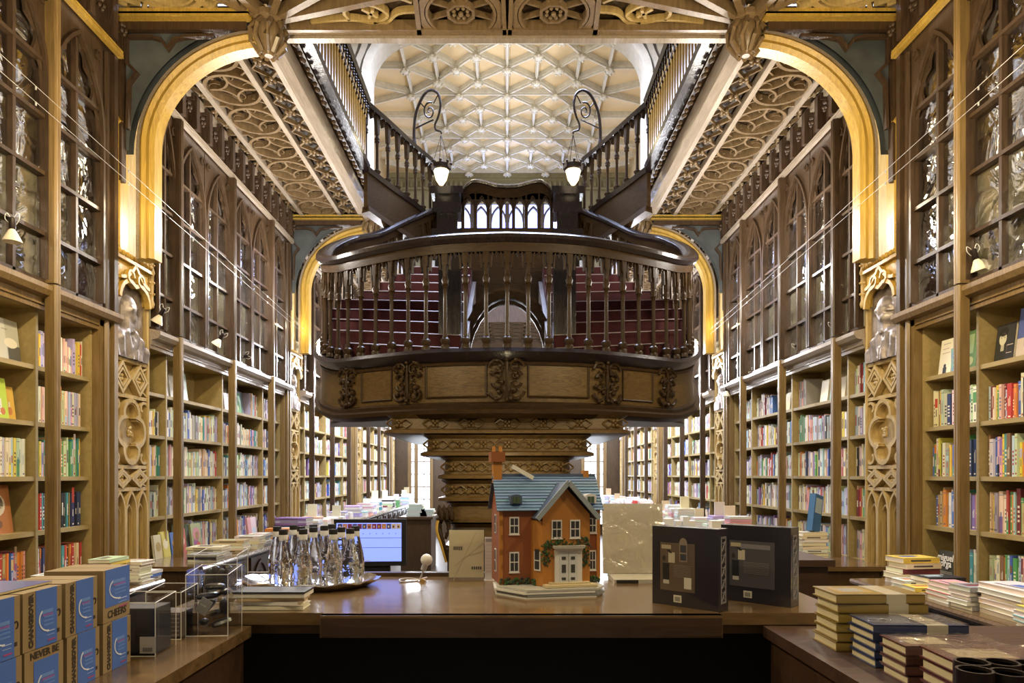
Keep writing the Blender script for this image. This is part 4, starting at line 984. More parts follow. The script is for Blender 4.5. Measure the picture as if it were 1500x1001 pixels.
# left second bookcase, top shelf
FL(-1,5.68,.68,.17,.26,(.55,.52,.33),'olive book titled in black with a hill drawing, top shelf of the second left bookcase',[('c',0,.25,.42,.16,(.28,.27,.17)),('r',-.5,.5,0,.14,(.28,.27,.17)),('r',-.04,.04,.35,.65,(.25,.24,.15)),('r',-.4,.35,.83,.89,(.06,.06,.05))],x=3.02)
for i,(y,w,h,c,lab,art) in enumerate([(5.98,.14,.25,(.72,.7,.8),'plain pale lilac book facing out behind the post',[('r',-.4,.3,.12,.14,(.4,.2,.3))]),
  (6.2,.14,.22,(.8,.8,.8),'plain white book facing out beside the purple flower book',[]),
  (6.33,.19,.27,(.5,.7,.68),'pale turquoise book with a purple flower blot on its cover',[('c',-.02,.52,.24,.17,(.35,.06,.4)),('c',-.1,.42,.14,.1,(.42,.1,.45)),('r',-.3,.3,.86,.89,(.3,.5,.5))]),
  (7.1,.16,.26,(.78,.76,.78),'plain white book leaning against the divider',[]),
  (7.33,.14,.2,(.8,.76,.78),'small white book in the third compartment',[]),(7.46,.13,.21,(.72,.6,.6),'small pinkish white book beside the green one',[]),
  (7.63,.19,.24,(.10,.36,.12),'green book with pale plant drawing on its cover',[('c',0,.3,.12,.12,(.5,.6,.3)),('r',-.25,.25,.66,.68,(.7,.75,.6)),('r',-.2,.2,.6,.62,(.7,.75,.6)),('r',-.02,.02,.05,.3,(.5,.6,.3))]),(7.75,.2,.27,(.25,.35,.45),'blue grey book standing behind the green plant book',[])]):
    FL(-1,y,.68,w,h,c,lab+', top shelf, second left bookcase',art,x=3.0+.02*(i%2),t=.022)
for (y,w,h,c,lab,art) in [(6.12,.13,.2,(.62,.55,.36),'tan block of a book facing out in the wide compartment',[]),(6.28,.12,.21,(.2,.38,.33),'teal book with a small dark photograph on its cover',[('r',-.2,.4,.62,.98,(.12,.08,.07)),('c',.1,.8,.14,.1,(.5,.35,.28))]),(6.46,.15,.22,(.68,.6,.38),'cream book leaning in the wide compartment',[]),
   (7.12,.12,.22,(.7,.72,.72),'pale book facing out near the post',[]),(7.3,.13,.2,(.7,.62,.25),'yellow book facing out',[]),(7.45,.12,.19,(.5,.2,.15),'reddish book facing out',[])]:
    FL(1,y,.68,w,h,c,lab+', top shelf, second right bookcase',art,x=2.99,t=.05)
# the face-out poetry cover on the bottom shelf
T=FL(1,4.58,-.7,.17,.19,(.06,.06,.05),'black face out book with large white lettering, bottom shelf, nearest right bookcase',[('r',-.45,.45,.06+.05*i,.075+.05*i,(.5,.45,.3)) for i in range(5)]+[('c',-.1,.12,.2,.06,(.55,.5,.35))],x=2.93,t=.025)
MW=plain('white_ink',(.85,.83,.76),.6,noise=.0)
text('miguel\ntorga','lettering',MW,.064,T,(0,.008,.125),(PI/2-.12,0,0),spacing=.62,bold=.0012)
for i,y in enumerate((5.7,5.82,5.98,6.12)):
    FL(-1,y,-.7,.14,.2+.02*(i%2),[(.7,.66,.5),(.7,.62,.12),(.06,.15,.45),(.5,.1,.08)][i],['cream','yellow','blue','red'][i]+' picture book leaning face out on the bottom shelf, second left bookcase',[('c',0,.5,.3,.2,[(.5,.4,.2),(.8,.75,.5),(.75,.5,.1),(.8,.6,.5)][i])],x=2.9,t=.02)
FL(-1,6.36,-.7,.2,.25,(.35,.4,.2),'picture book with a swirling red and pink cover, bottom shelf, second left bookcase',[('c',0,.6,.35,.25,(.6,.25,.3)),('c',.05,.55,.2,.15,(.8,.6,.3)),('c',-.1,.3,.25,.15,(.3,.1,.3)),('c',.1,.2,.2,.12,(.7,.15,.1))],x=2.88,t=.02)
FL(-1,7.4,-.7,.24,.24,(.72,.35,.38),'large pink book facing out above the far table stacks on the left',[('r',-.1,.5,0,1,(.75,.6,.68)),('c',.2,.4,.2,.15,(.5,.6,.75))],x=2.75,t=.02)
# ---- stacks lying on the ledges
def flat_book(w,d,t,c,spine_c=None,band=None):
    """lying book: spine towards -y, w along x, d along y"""
    m=MB(); c=jit(c,.03); m.box(-w/2,w/2,-d/2,d/2,0,.002,c); m.box(-w/2,w/2,-d/2,d/2,t-.002,t,c); m.box(-w/2,w/2,-d/2,-d/2+.003,0,t,spine_c or c)
    m.box(-w/2+.003,w/2-.003,-d/2+.003,d/2-.003,.002,t-.002,jit(PAGE,.04))
    if band: m.box(-w*.3,w*.25,-d/2-.0008,-d/2,t*.35,t*.65,band)
    return m
def stack(x,y,z,n,t,w,d,rz,cols,where,group,names=None,jx=.012,smooth=False):
    for i in range(n):
        k=n-1-i; c=cols[k%len(cols)]; cn=c
        m=flat_book(w*random.uniform(.94,1),d*random.uniform(.94,1),t,COLS[cn] if isinstance(cn,str) else cn,band=(.1,.08,.08) if random.random()<.5 else None)
        if k==0: m.box(-w*.3,w*.1,-d*.1,d*.15,t,t+.0008,random.choice(list(COLS.values()))); m.box(-w*.32,w*.3,d*.22,d*.3,t,t+.0008,(.1,.1,.1) if lum(COLS[cn])>.3 else (.8,.8,.7))
        o=m.build('book',M['paint'],None,False); o.location=(x+random.uniform(-jx,jx),y+random.uniform(-jx,jx),z+i*t*1.0+.0005); o.rotation_euler=(0,0,rz+random.uniform(-.06,.06))
        tag(o,'%s book, %s, %s'%(cn,NUM[k] if n>1 else 'alone',where[4:]),'book',group)
LZ=-.7
# (s, x, y, n, thick, w, d, colours, where)
HP=PI/2
for a in [
 (-1,-2.47,4.22,9,.021,.2,.14,['pale green','yellow','yellow','cream','white','white','yellow','white','white'],'the yellow topped stack by the left pilaster'),
 (-1,-2.42,4.40,7,.021,.2,.15,['white'],'the white stack right beside the left pilaster foot'),
 (-1,-2.40,4.5+.06,3,.02,.17,.12,['white','blue','white'],'the low blue and white stack at the ledge corner, left'),
 (-1,-2.60,3.95,6,.022,.22,.16,['white','cream','white'],'the pale stack behind the cardboard boxes, left ledge'),
 (-1,-2.75,4.3,4,.022,.2,.15,['white','purple','white','red'],'the low stack against the nearest left shelf'),
 (-1,-2.45,5.55,3,.02,.24,.17,['grey','black','white'],'the low grey stack at the near end, long left ledge'),
 (-1,-2.55,5.86,4,.022,.3,.22,['cream','white','cream','grey'],'the large cream stack, second along the long left ledge'),
 (-1,-2.5,6.2,5,.022,.28,.2,['tan','cream','white','cream'],'the tan topped stack, third along the long left ledge'),
 (-1,-2.46,6.52,5,.024,.24,.17,['white','white','cream'],'the white stack, fourth along the long left ledge'),
 (-1,-2.46,6.78,5,.024,.24,.17,['white','grey','white'],'the white and grey stack, fifth along the long left ledge'),
 (-1,-2.48,7.4,4,.03,.26,.18,['orange','white','cream'],'the orange topped stack, sixth along the long left ledge'),
 (-1,-2.6,8.3,6,.03,.4,.25,['purple','lilac','purple','navy'],'the wide purple stack beside the second left pilaster'),
 (1,2.62,4.42,5,.034,.26,.18,['yellow','cream','maroon','cream','white'],'the yellow topped hardcover stack on the right ledge corner'),
 (1,2.58,4.12,3,.03,.24,.17,['black','cream','cream'],'the black topped low stack, second on the near right ledge'),
 (1,2.50,4.22,2,.028,.2,.15,['white','white'],'the low white pair in front of the black topped stack, right'),
 (1,2.45,3.98,2,.025,.2,.15,['yellow','white'],'the low pair third along the near right ledge'),
 (1,2.47,3.78,4,.026,.22,.16,['pink','white','red','white'],'the pink topped stack on the near right ledge'),
 (1,2.47,3.58,5,.024,.22,.16,['grey','white'],'the grey topped stack on the near right ledge'),
 (1,2.50,3.33,6,.026,.32,.2,['white','white','cream'],'the large white stack on the near right ledge'),
 (1,2.47,3.10,4,.024,.22,.16,['yellow','white','teal','white'],'the yellow and teal stack on the near right ledge'),
 (1,2.46,2.90,6,.025,.2,.15,['white','cream','white'],'the white stack at the right edge of the view'),
 (1,2.58,2.7,6,.026,.22,.16,['pink','white'],'the pink topped stack at the right edge of the view'),
 (1,2.44,5.48,9,.027,.2,.15,['cream','cream','white'],'the tall cream stack by the right pilaster foot'),
 (1,2.56,5.72,9,.022,.2,.15,['blue','white','pale blue'],'the blue and white stack behind the tall cream stack, right'),
 (1,2.45,5.86,4,.03,.22,.16,['pale blue','cream','white'],'the pale blue topped stack on the long right ledge'),
 (1,2.46,6.2,5,.026,.22,.16,['cream','white'],'the cream stack, fourth along the long right ledge'),
 (1,2.6,6.5,6,.026,.24,.17,['white','cream'],'the white stack, fifth along the long right ledge'),
 (1,2.46,6.9,5,.026,.22,.16,['tan','cream'],'the tan topped stack, sixth along the long right ledge')]:
    s,x,y,n,t,w,d,cols,where=a
    stack(x,y,LZ,n,t,w,d,(HP if random.random()<.5 else 0)+random.uniform(-.1,.1),cols,where,'stacks of books on the side ledges')
tb=cover('leaning_book',.13,.3,.05,(.06,.2,.5),(2.47,5.46,LZ+.245),math.radians(40),'blue and cream book leaning upright on top of the tall cream stack, right ledge',[('r',-.4,.4,.5,.9,(.5,.65,.8))],tilt=-.0)
tb.rotation_euler=(0,.22,math.radians(40))
far=stuff
for s in (-1,1):
    y=7.9 if s<0 else 7.3
    while y<16.8:
        if not(s<0 and 8.05<y<8.6):
            n=random.randint(3,8); x=s*random.uniform(2.45,2.62); c=COLS[random.choices(CN,PAL['rear'])[0]]
            for i in range(n):
                a=random.uniform(-.01,.01); far.box(x-.12+a,x+.12+a,y-.1,y+.1,LZ+i*.03,LZ+i*.03+.027,jit(c,.1) if random.random()<.5 else (.82,.8,.76))
            if random.random()<.15: far.box(x-.06,x+.06,y,y+.03,LZ+n*.03,LZ+n*.03+.16,jit(COLS[random.choice(['white','cream','white','tan'])]))
        y+=random.uniform(.24,.36)
    for i in range(22): y=8.5+i*.33; far.box(s*2.15,s*2.3,y,y+.16,-.78-.05*(i%2),-.76,jit(COLS[random.choices(CN,PAL['rear'])[0]])) if False else None
tag(far.build('books',M['stuffmat'],None,False),'countless smaller books on the farther shelves and ledges','books',None,'stuff')
# display table far left with magazines, far right table
for s,x0,x1,ya in ((-1,-1.75,-1.2,11.0),):
    T=thing('display_table','dark display table near the foot of the stairs, far down the left aisle','table',((x0+x1)/2,ya+.4,-1.55))
    o=MB().box(x0,x1,ya,ya+.8,-.72,-.68).build('table_top',M['dark'],T,False); o.matrix_parent_inverse=Matrix.Translation(-T.location)
    o=MB().box(x0+.03,x1-.03,ya+.03,ya+.77,-1.55,-.72).build('cupboard_base',M['dark'],T,False); o.matrix_parent_inverse=Matrix.Translation(-T.location)
    for j,(xx,n) in enumerate(((-1.5,7),(-1.32,4))):
        for i in range(n):
            mb=flat_book(.34-.02*i if j==0 else .2,.3,.028,(.55,.62,.55)); o=mb.build('magazine',M['paint'],None,False); o.location=(xx+random.uniform(-.02,.02),ya+.35,-.68+.0285*i)
            tag(o,'pale green magazine %s in the %s pile on the far display table'%(NUM[n-1-i],'tall' if j==0 else 'low'),'magazine','magazine piles on the far table')
# ================================================================== counters
def TP(T,mb,name,mat,smooth=False,lab=None):
    o=mb.build(name,mat,T,smooth); o.matrix_parent_inverse=Matrix.Translation(-Vector(T.location))
    if lab:o['label']=lab
    return o
CT=-.45
T=thing('sales_counter','broad brown wooden sales counter in the foreground with a raised overlay board','counter',(0,2.6,-1.55))
TP(T,MB().box(-1.13,1.12,2.28,3.0,-.53,-.49),'base_board',M['counter'])
m=MB().box(-.594,.684,2.17,3.0,CT-.02,CT+.003).box(-.594,.684,2.165,2.2,-.517,CT+.003); TP(T,m,'overlay_top',M['counter'])
TP(T,MB().box(-.59,.68,2.162,2.1655,-.512,CT-.004),'front_strip',M['counterdark'])
TP(T,MB().box(-1.13,-.595,2.225,3.0,-.489,CT),'side_top',M['counter']); TP(T,MB().box(.685,1.12,2.225,3.0,-.489,CT),'side_top',M['counter'])
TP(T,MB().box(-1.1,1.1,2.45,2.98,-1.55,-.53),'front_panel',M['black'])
TP(T,MB().box(-1.15,.4,3.0,3.04,-.6,-.43),'back_ledge',M['dark'])
for s in (-1,1):
    T=thing('side_desk','dark brown side desk running towards the camera on the %s'%SIDE[s],'desk',(s*1.3,1.5,-1.55))
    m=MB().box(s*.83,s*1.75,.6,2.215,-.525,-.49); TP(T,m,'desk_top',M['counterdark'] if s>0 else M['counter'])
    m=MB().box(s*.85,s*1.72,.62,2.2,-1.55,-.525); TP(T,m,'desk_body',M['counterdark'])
DT=-.49
# ------------------------------------------------------------------ water bottles on the silver tray
T=thing('silver_tray','oval silver tray with a wavy rim holding the water bottles','tray',(-.80,2.76,CT))
m=MB(); K=48; prof=[(0,0,.004),(.6,0,.004),(.80,0,.006),(.88,.3,.016),(.94,1,.022),(1.03,1,.034),(1.03,1,.029),(.9,.2,.01),(.8,0,0),(0.01,0,0)]
b=len(m.v)
for r,wv,z in prof:
    for q in range(K):
        a=2*PI*q/K; rr=r*(1+.02*wv*math.sin(a*16)); m.v.append((.275*rr*math.cos(a),.19*rr*math.sin(a),z+.004*wv*math.sin(a*12)))
for i in range(len(prof)-1):
    for q in range(K): r_=(q+1)%K; m.addf((b+i*K+q,b+i*K+r_,b+(i+1)*K+r_,b+(i+1)*K+q))
m.build('dish',M['silver'],T)
BP=[(415,775,2.64),(444,778,2.66),(488,777,2.66),(513,773,2.69),(459,770,2.76),(406,766,2.80),(430,765,2.88),(475,768,2.84),(486,765,2.92),(521,769,2.82),(441,768,2.80),(459,765,2.90),(500,772,2.76)]
bw=MB(); bw.lathe([(.022,0),(.032,.003),(.035,.012),(.034,.05),(.037,.075),(.036,.095),(.030,.13),(.022,.165),(.0155,.195),(.014,.215)],(0,0,0),12)
bwm=bw.build('b',M['bottle']); bd=bwm.data; bpy.data.objects.remove(bwm)
bi=MB(); bi.lathe([(.019,.008),(.030,.014),(.031,.05),(.033,.075),(.031,.1),(.026,.13),(.0185,.16)],(0,0,0),12); o=bi.build('b',M['water']); bid=o.data; bpy.data.objects.remove(o)
cp=MB(); cp.lathe([(.0165,.212),(.0168,.228),(.0155,.232)],(0,0,0),12); o=cp.build('b',M['black']); cd=o.data; bpy.data.objects.remove(o)
nk=MB(); nk.lathe([(.0152,.19),(.0168,.196),(.0168,.212),(.015,.2125)],(0,0,0),12); o=nk.build('b',M['white']); nd=o.data; bpy.data.objects.remove(o)
BL=['front row, leftmost','front row, second from the left','front row, third from the left','front row, rightmost','centre, just behind the front pair','rear row, leftmost','rear row, second from the left','rear row, fourth from the left','rear row, right of centre','right edge, behind the rightmost front bottle','middle row, second from the left','rear row, at the very centre','middle row, right side']
for (px,py,D),bl in zip(BP,BL):
    p=at(px,py,D); T=thing('water_bottle','clear water bottle with black cap, silver tray, '+bl,'bottle',(p.x,D,CT+.0065),random.random()*6,'water bottles on the silver tray')
    for nm,dd in (('glass_body',bd),('cap',cd),('neck_ring',nd)):
        o=bpy.data.objects.new(nm,dd); C.objects.link(o); o.parent=T
        if nm=='neck_ring': o['label']='pale neck ring'
# books by the tray
for i,(x,y,w,d,t,c,rz) in enumerate([(-.78,2.315,.2,.1,.014,'cream',.03),(-.80,2.32,.22,.1,.014,'white',-.1),(-.79,2.315,.22,.1,.012,'tan',.08),(-.79,2.315,.235,.11,.02,'black',.0)]):
    m=flat_book(w,d,t,COLS[c]); 
    if c=='black': m=MB().box(-w/2,w/2,-d/2,d/2,0,t*.7,(.72,.68,.58)).box(-w/2-.002,w/2+.002,-d/2-.002,d/2,t*.7,t,(.02,.02,.02))
    o=m.build('booklet',M['paint'],None,False); o.location=(x,y,CT+.0005+[0,.0145,.029,.0415][i]); o.rotation_euler=(0,0,rz)
    tag(o,['cream booklet at the bottom of the loose pile in front of the silver tray','white booklet turned askew in the loose pile by the tray','tan booklet, second from the top by the tray','black covered book on top of the loose pile by the tray'][i],'book','loose pile by the tray')
# monitor
T=thing('monitor','flat black computer monitor showing a light blue page with a strip of thumbnails','monitor',(-.60,3.3,-.46),math.radians(4))
m=MB().box(-.235,.11,0,.035,.02,.245); m.build('casing',M['black'],T,False)
MB().box(-.222,.088,-.002,0,.042,.228).build('screen',M['screen'],T,False)
m=MB(); 
for i in range(13): 
    x=-.215+i*.0232; m.box(x,x+.021,-.003,-.002,.199,.224,random.choice([(.5,.1,.1),(.7,.3,.2),(.1,.1,.4),(.8,.7,.6),(.3,.05,.2)])); m.box(x+.006,x+.013,-.0035,-.003,.205,.215,random.choice([(.8,.6,.2),(.9,.8,.8),(.1,.05,.1)]))
for i in range(9): m.box(-.19+i*.031,-.185+i*.031,-.003,-.002,.175,.178,(.1,.15,.4))
m.box(-.222,.088,-.003,-.002,.155,.157,(.15,.2,.5)); m.box(-.222,.088,-.003,-.002,.108,.11,(.15,.2,.5)); m.box(-.1,-.06,-.003,-.002,.044,.048,(.85,.85,.9))
m.build('page_content',M['paint'],T,False)
MB().box(-.09,.03,.01,.06,-.14,.03).box(-.15,.08,-.05,.12,-.15,-.14).build('stand',M['black'],T,False)
T=thing('under_desk','low dark desk behind the sales counter carrying the monitor','desk',(-.6,3.35,-1.55))
TP(T,MB().box(-1.1,.1,3.08,3.7,-.64,-.612),'desk_top',M['counterdark']); 
for x in (-1.08,.06): TP(T,MB().box(x,x+.03,3.1,3.68,-1.55,-.64),'leg',M['counterdark'])
# globe clip lamp
T=thing('globe_lamp','small white globe lamp on a coiled flexible wire stem at the back of the counter','lamp',(-.338,2.86,CT))
MB().ball((0,0,.094),.0255,14).build('globe',M['white'],T)
MB().lathe([(.012,-.012),(.013,.012),(.01,.014)],(-.010,0,.062),10,axis=(.35,0,1)).build('socket',M['steel'],T)
m=MB(); m.tube(catmull([(-.014,0,.052),(-.02,0,.03),(-.03,0,.012),(-.05,.0,.005),(-.1,-.03,.006),(-.11,.0,.012),(-.07,.03,.012),(-.02,.01,.006),(.0,-.01,.004)],5),.0035,6); m.build('flexible_stem',M['steel'],T)
MB().box(-.025,-.005,-.012,.012,0,.012).tube([(-.03,-.015,.012),(0,.015,.018)],.003,5).build('clip_base',M['gold'],T)
# acrylic sign holder and card
T=thing('sign_holder','clear acrylic stand holding a folded cream sheet, on the back edge of the counter','sign stand',(-.174,2.9,CT))
R=Matrix.Rotation(-.06,4,'X')
MB().box(-.078,.078,0,.003,.012,.225,None,R).box(-.078,.078,.009,.012,.012,.225,None,R).box(-.08,.08,-.03,.05,0,.004).build('acrylic_sleeve',M['acrylic'],T,False)
m=MB().box(-.074,.074,.004,.007,.014,.215,(.62,.55,.36),R)
for a,b,c,d in ((-.05,.06,.08,.16),(-.06,-.01,.04,.2),(.0,.1,.07,.12)): m.quad([tuple(R@Vector(q)) for q in ((a,.0035,b),(c,.0035,d),(c,.0035,d+.008),(a,.0035,b+.004))],(.48,.42,.27))
for i in range(5): m.box(-.055+i*.008,-.05+i*.008,.0025,.004,.13,.145,(.08,.07,.06),R)
for i in range(5): m.box(.022+i*.009,.028+i*.009,.0025,.004,.048,.06,(.08,.07,.06),R)
m.build('paper',M['paint'],T,False)
T=thing('price_card','narrow pale printed card standing beside the model house','card',(-.068,2.91,CT))
m=MB().box(-.028,.028,0,.002,.0,.185,(.72,.70,.72))
m.box(-.024,.024,-.001,0,.165,.178,(.3,.3,.33))
for i in range(9): m.box(-.022,.02 if i%2 else .012,-.001,0,.15-.014*i,.1525-.014*i,(.6,.58,.6))
m.box(-.03,.03,-.02,.03,0,.003,(.7,.68,.66)); m.build('card',M['paint'],T,False)
# ------------------------------------------------------------------ model house
HC={'brick':(.27,.085,.025),'brick2':(.46,.19,.035),'roof':(.16,.27,.46),'roof2':(.07,.10,.17),'white':(.72,.70,.68),'glass':(.03,.03,.035),'ivy':(.05,.08,.03),'stone':(.6,.5,.3)}
T=thing('model_house','colourful cardboard model of a brick house with blue slate roof on the counter','model house',(.135,2.62,CT),math.radians(11)); T.scale=(1.1,1.1,1.1)
def HPt(mb,name,smooth=False,mat='paint',lab=None):
    o=mb.build(name,M[mat],T,smooth)
    if lab:o['label']=lab
    return o
# base boards
m=MB()
for i,(c,e) in enumerate((((.7,.7,.64),0),((.25,.25,.25),.006),((.75,.74,.7),-.004),((.5,.5,.46),.004))):
    z=.0+i*.0085; m.prism([(-.15+e,.12,z),(-.17+e,-.02,z),(-.09+e,-.14,z),(.15+e,-.14,z),(.19+e,-.09,z),(.19+e,.12,z)],(0,0,.007),c)
HPt(m,'base_boards'); zb=.034
# brick walls: main block and front bay
W0,W1=-.155,.20
m=MB(); m.box(W0,W1,-.02,.14,zb,.30,HC['brick'])
for i in range(2): pass
m.prism([(W0,-.02,.30),(W0,.14,.30),(W0,.06,.40)],(.003,0,0),HC['brick']); m.prism([(W1,-.02,.30),(W1,.06,.40),(W1,.14,.30)],(-.003,0,0),HC['brick'])
# front gable bay
m.box(-.02,.145,-.085,.0,zb,.275,HC['brick2']); m.prism([(-.02,-.085,.275),(.0625,-.085,.365),(.145,-.085,.275)][::-1],(0,.08,0),HC['brick2'])
m.prism([(-.02,-.085,zb),(-.045,-.05,zb),(-.045,-.02,zb),(-.02,-.02,zb)][::-1],(0,0,.22),HC['brick2'])
for i in range(5): m.box(W0-.002+.006*(i%2),W0+.01,-.024,-.02,zb+.05*i,zb+.05*i+.02,HC['brick2'])
m.box(-.158,-.145,-.024,-.018,zb,.30,HC['brick2']); m.box(.19,.203,-.024,-.018,zb,.30,HC['brick2'])
HPt(m,'walls')
# roof
rf=MB()
def slope(a,b,c,d,th,n,c1,c2):        # eave a->b, ridge d->c ; tile courses
    A,B,C_,D_=map(Vector,(a,b,c,d)); nn=(B-A).cross(D_-A).normalized()
    for i in range(n):
        f0,f1=i/n,(i+1)/n; p=[A.lerp(D_,f0),B.lerp(C_,f0),B.lerp(C_,f1),A.lerp(D_,f1)]
        q=[p[0]+nn*th,p[1]+nn*th,p[2]+nn*th*.4,p[3]+nn*th*.4]; cc=jit(c1,.05) 
        rf.quad([tuple(x) for x in q],cc); rf.quad([tuple(x) for x in (p[0],p[1],q[1],q[0])],c2); rf.quad([tuple(x) for x in (p[3],p[2],p[1],p[0])],c2)
        rf.quad([tuple(x) for x in (p[0],q[0],q[3],p[3])],c2); rf.quad([tuple(x) for x in (p[1],p[2],q[2],q[1])],c2)
slope((W0-.012,-.035,.285),(W1+.012,-.035,.285),(W1+.012,.06,.405),(W0-.012,.06,.405),.005,12,HC['roof'],HC['roof2'])
slope((W1+.012,.155,.285),(W0-.012,.155,.285),(W0-.012,.06,.405),(W1+.012,.06,.405),.005,10,HC['roof'],HC['roof2'])
rf.box(W0-.01,W1+.01,.053,.067,.403,.413,HC['roof2'])
HPt(rf,'main_roof'); rf=MB()
slope((-.045,-.11,.262),(-.045,.05,.262),(.0625,.05,.382),(.0625,-.11,.382),.006,11,HC['roof2'],HC['roof2'])
rf.f=rf.f
slope((.17,.05,.262),(.17,-.11,.262),(.0625,-.11,.382),(.0625,.05,.382),.006,11,HC['roof2'],HC['roof2'])
for sg,x0 in ((1,-.045),(-1,.17)): rf.bar([(x0,-.113,.262),(.0625,-.113,.385)],.016,.008,(0,1,0),col=(.28,.33,.38))
HPt(rf,'gable_roof')
# chimneys and slip
m=MB().box(-.165,-.135,.045,.08,.38,.455,HC['brick2']).box(-.175,-.125,.035,.09,.455,.49,HC['brick']); m.lathe([(.006,.49),(.005,.51)],(-.162,.06,0),6,HC['brick2']); m.lathe([(.006,.49),(.005,.51)],(-.138,.06,0),6,HC['brick2']); HPt(m,'chimney')
HPt(MB().box(.165,.185,.05,.08,.40,.425,HC['brick2']),'chimney')
HPt(MB().prism([(-.10,.045,.433),(-.094,.045,.446),(-.022,.03,.404),(-.028,.03,.391)],(0,.01,0),(.72,.70,.6)),'paper_slip')
# windows
def hwin(x,z,w,h,y=-.021,arch=0):
    m=MB(); m.box(x-w/2,x+w/2,y-.003,y,z,z+h,HC['white']); iw=w/2-.004
    m.box(x-iw,x+iw,y-.0036,y-.003,z+.005,z+h/2-.002,HC['glass']); m.box(x-iw,x+iw,y-.0036,y-.003,z+h/2+.002,z+h-.005,HC['glass'])
    if arch: m.prism([(x+w/2*math.cos(t),y,z+h+w/2*math.sin(t)) for t in [PI*i/8 for i in range(9)]],(0,-.003,0),HC['white']); m.prism([(x+iw*math.cos(t),y-.003,z+h-.002+iw*math.sin(t)) for t in [PI*i/8 for i in range(9)]],(0,-.0006,0),HC['glass'])
    m.box(x-.001,x+.001,y-.004,y-.003,z+.004,z+h-.004,HC['white']); m.box(x-w/2-.002,x+w/2+.002,y-.005,y,z-.003,z,HC['white']); HPt(m,'window')
hwin(-.105,.075,.034,.07); hwin(-.105,.205,.034,.06); hwin(.175,.075,.026,.07); hwin(.175,.205,.03,.055)
hwin(.028,.195,.036,.062,-.086); hwin(.092,.195,.036,.062,-.086)
def side_win(z,h,y,arch=0):
    m=MB(); m.box(W0-.004,W0,y-.014,y+.014,z,z+h,HC['white']); m.box(W0-.0046,W0-.004,y-.01,y+.01,z+.004,z+h/2-.002,HC['glass']); m.box(W0-.0046,W0-.004,y-.01,y+.01,z+h/2+.002,z+h-.004,HC['glass']); HPt(m,'window')
side_win(.07,.08,.05); side_win(.205,.065,.05)
m=MB(); R_=Matrix.Translation((-.033,-.068,0))@Matrix.Rotation(-math.atan2(.035,.025)+0,4,'Z'); m.box(-.014,.014,-.004,-.001,.085,.15,HC['white'],R_); m.box(-.01,.01,-.0048,-.004,.09,.118,HC['glass'],R_); m.box(-.01,.01,-.0048,-.004,.122,.158,HC['glass'],R_); HPt(m,'window')
for x in (-.10,.165):                                      # dormers
    m=MB(); m.box(x-.02,x+.02,-.035,.0,.31,.335,HC['roof2'] if x<0 else HC['white']); m.prism([(x+.02*math.cos(t),-.035,.335+.008*math.sin(t)) for t in [PI*i/6 for i in range(7)]],(0,.04,0),HC['roof2'] if x<0 else HC['white']); m.box(x-.012,x-.001,-.037,-.035,.312,.334,(.06,.1,.05)); m.box(x+.001,x+.012,-.037,-.035,.312,.334,(.06,.1,.05)); HPt(m,'dormer')
m=MB(); m.box(.02,.115,-.095,-.085,zb+.012,.165,HC['white']); m.box(.014,.12,-.112,-.085,.163,.169,HC['white']); m.box(.02,.115,-.106,-.085,.155,.163,(.6,.58,.5)); m.box(.012,.123,-.114,-.085,.168,.171,(.5,.48,.42))
HPt(m,'portico')
m=MB(); m.box(.035,.098,-.097,-.095,zb+.012,.15,(.62,.64,.66)); m.box(.066,.0675,-.098,-.097,zb+.012,.15,(.3,.3,.3))
for x in (.043,.075):
    for z0,z1 in ((.055,.064),(.08,.107),(.124,.134)): m.box(x,x+.014,-.0985,-.097,z0,z1,(.05,.05,.05))
HPt(m,'door')
m=MB()
for i in range(260):
    q=random.random()
    if q<.6: x=random.uniform(-.015,.14); z=.175+random.gauss(0,.009)+.01*math.sin(x*60)
    else: x=random.choice([-.01,.13])+random.gauss(0,.008); z=random.uniform(.1,.18)
    m.ball((x,-.088,z),random.uniform(.002,.0045),4,jit(HC['ivy'],.3))
for i in range(150): x=random.choice([random.uniform(-.155,-.05),random.uniform(.15,.2),random.uniform(-.05,-.02)]); m.ball((x,-.026-.03*(x>-.05 and x<0),zb+random.uniform(0,.02)),random.uniform(.003,.006),4,jit((.05,.09,.04),.3))
HPt(m,'ivy')
HPt(MB().box(-.02,.16,-.125,-.085,zb,zb+.008,HC['stone']).box(.0,.14,-.11,-.085,zb+.008,zb+.014,HC['stone']),'steps')
# ------------------------------------------------------------------ wrapped pale panel
T=thing('wrapped_panel','large flat pale board in crinkled clear film leaning behind the model house','board',(.56,2.98,CT+.02),0)
R=Matrix.Rotation(-.12,4,'X')
MB().box(-.14,.125,0,.012,0,.305,(.58,.54,.42),R).build('board',M['paint'],T,False)
m=MB(); n=14; b=0
for j in range(n+1):
    for i in range(n+1):
        x=-.145+.275*i/n; z=-.003+.312*j/n; y=-.006-random.uniform(0,.004); m.v.append(tuple(R@Vector((x,y,z))))
for j in range(n):
    for i in range(n): a=j*(n+1)+i; m.addf((a,a+1,a+n+2,a+n+1))
m.build('clear_film',M['film'],T)
o=MB().box(-.14,.14,-.09,.09,0,.018,(.6,.58,.5)).box(-.13,-.04,-.092,-.09,.003,.016,(.03,.03,.03)).build('flat_box',M['gloss'],None,False); o.location=(.58,2.9,CT+.0005); tag(o,'flat cream boxed item lying under the wrapped pale board','box')
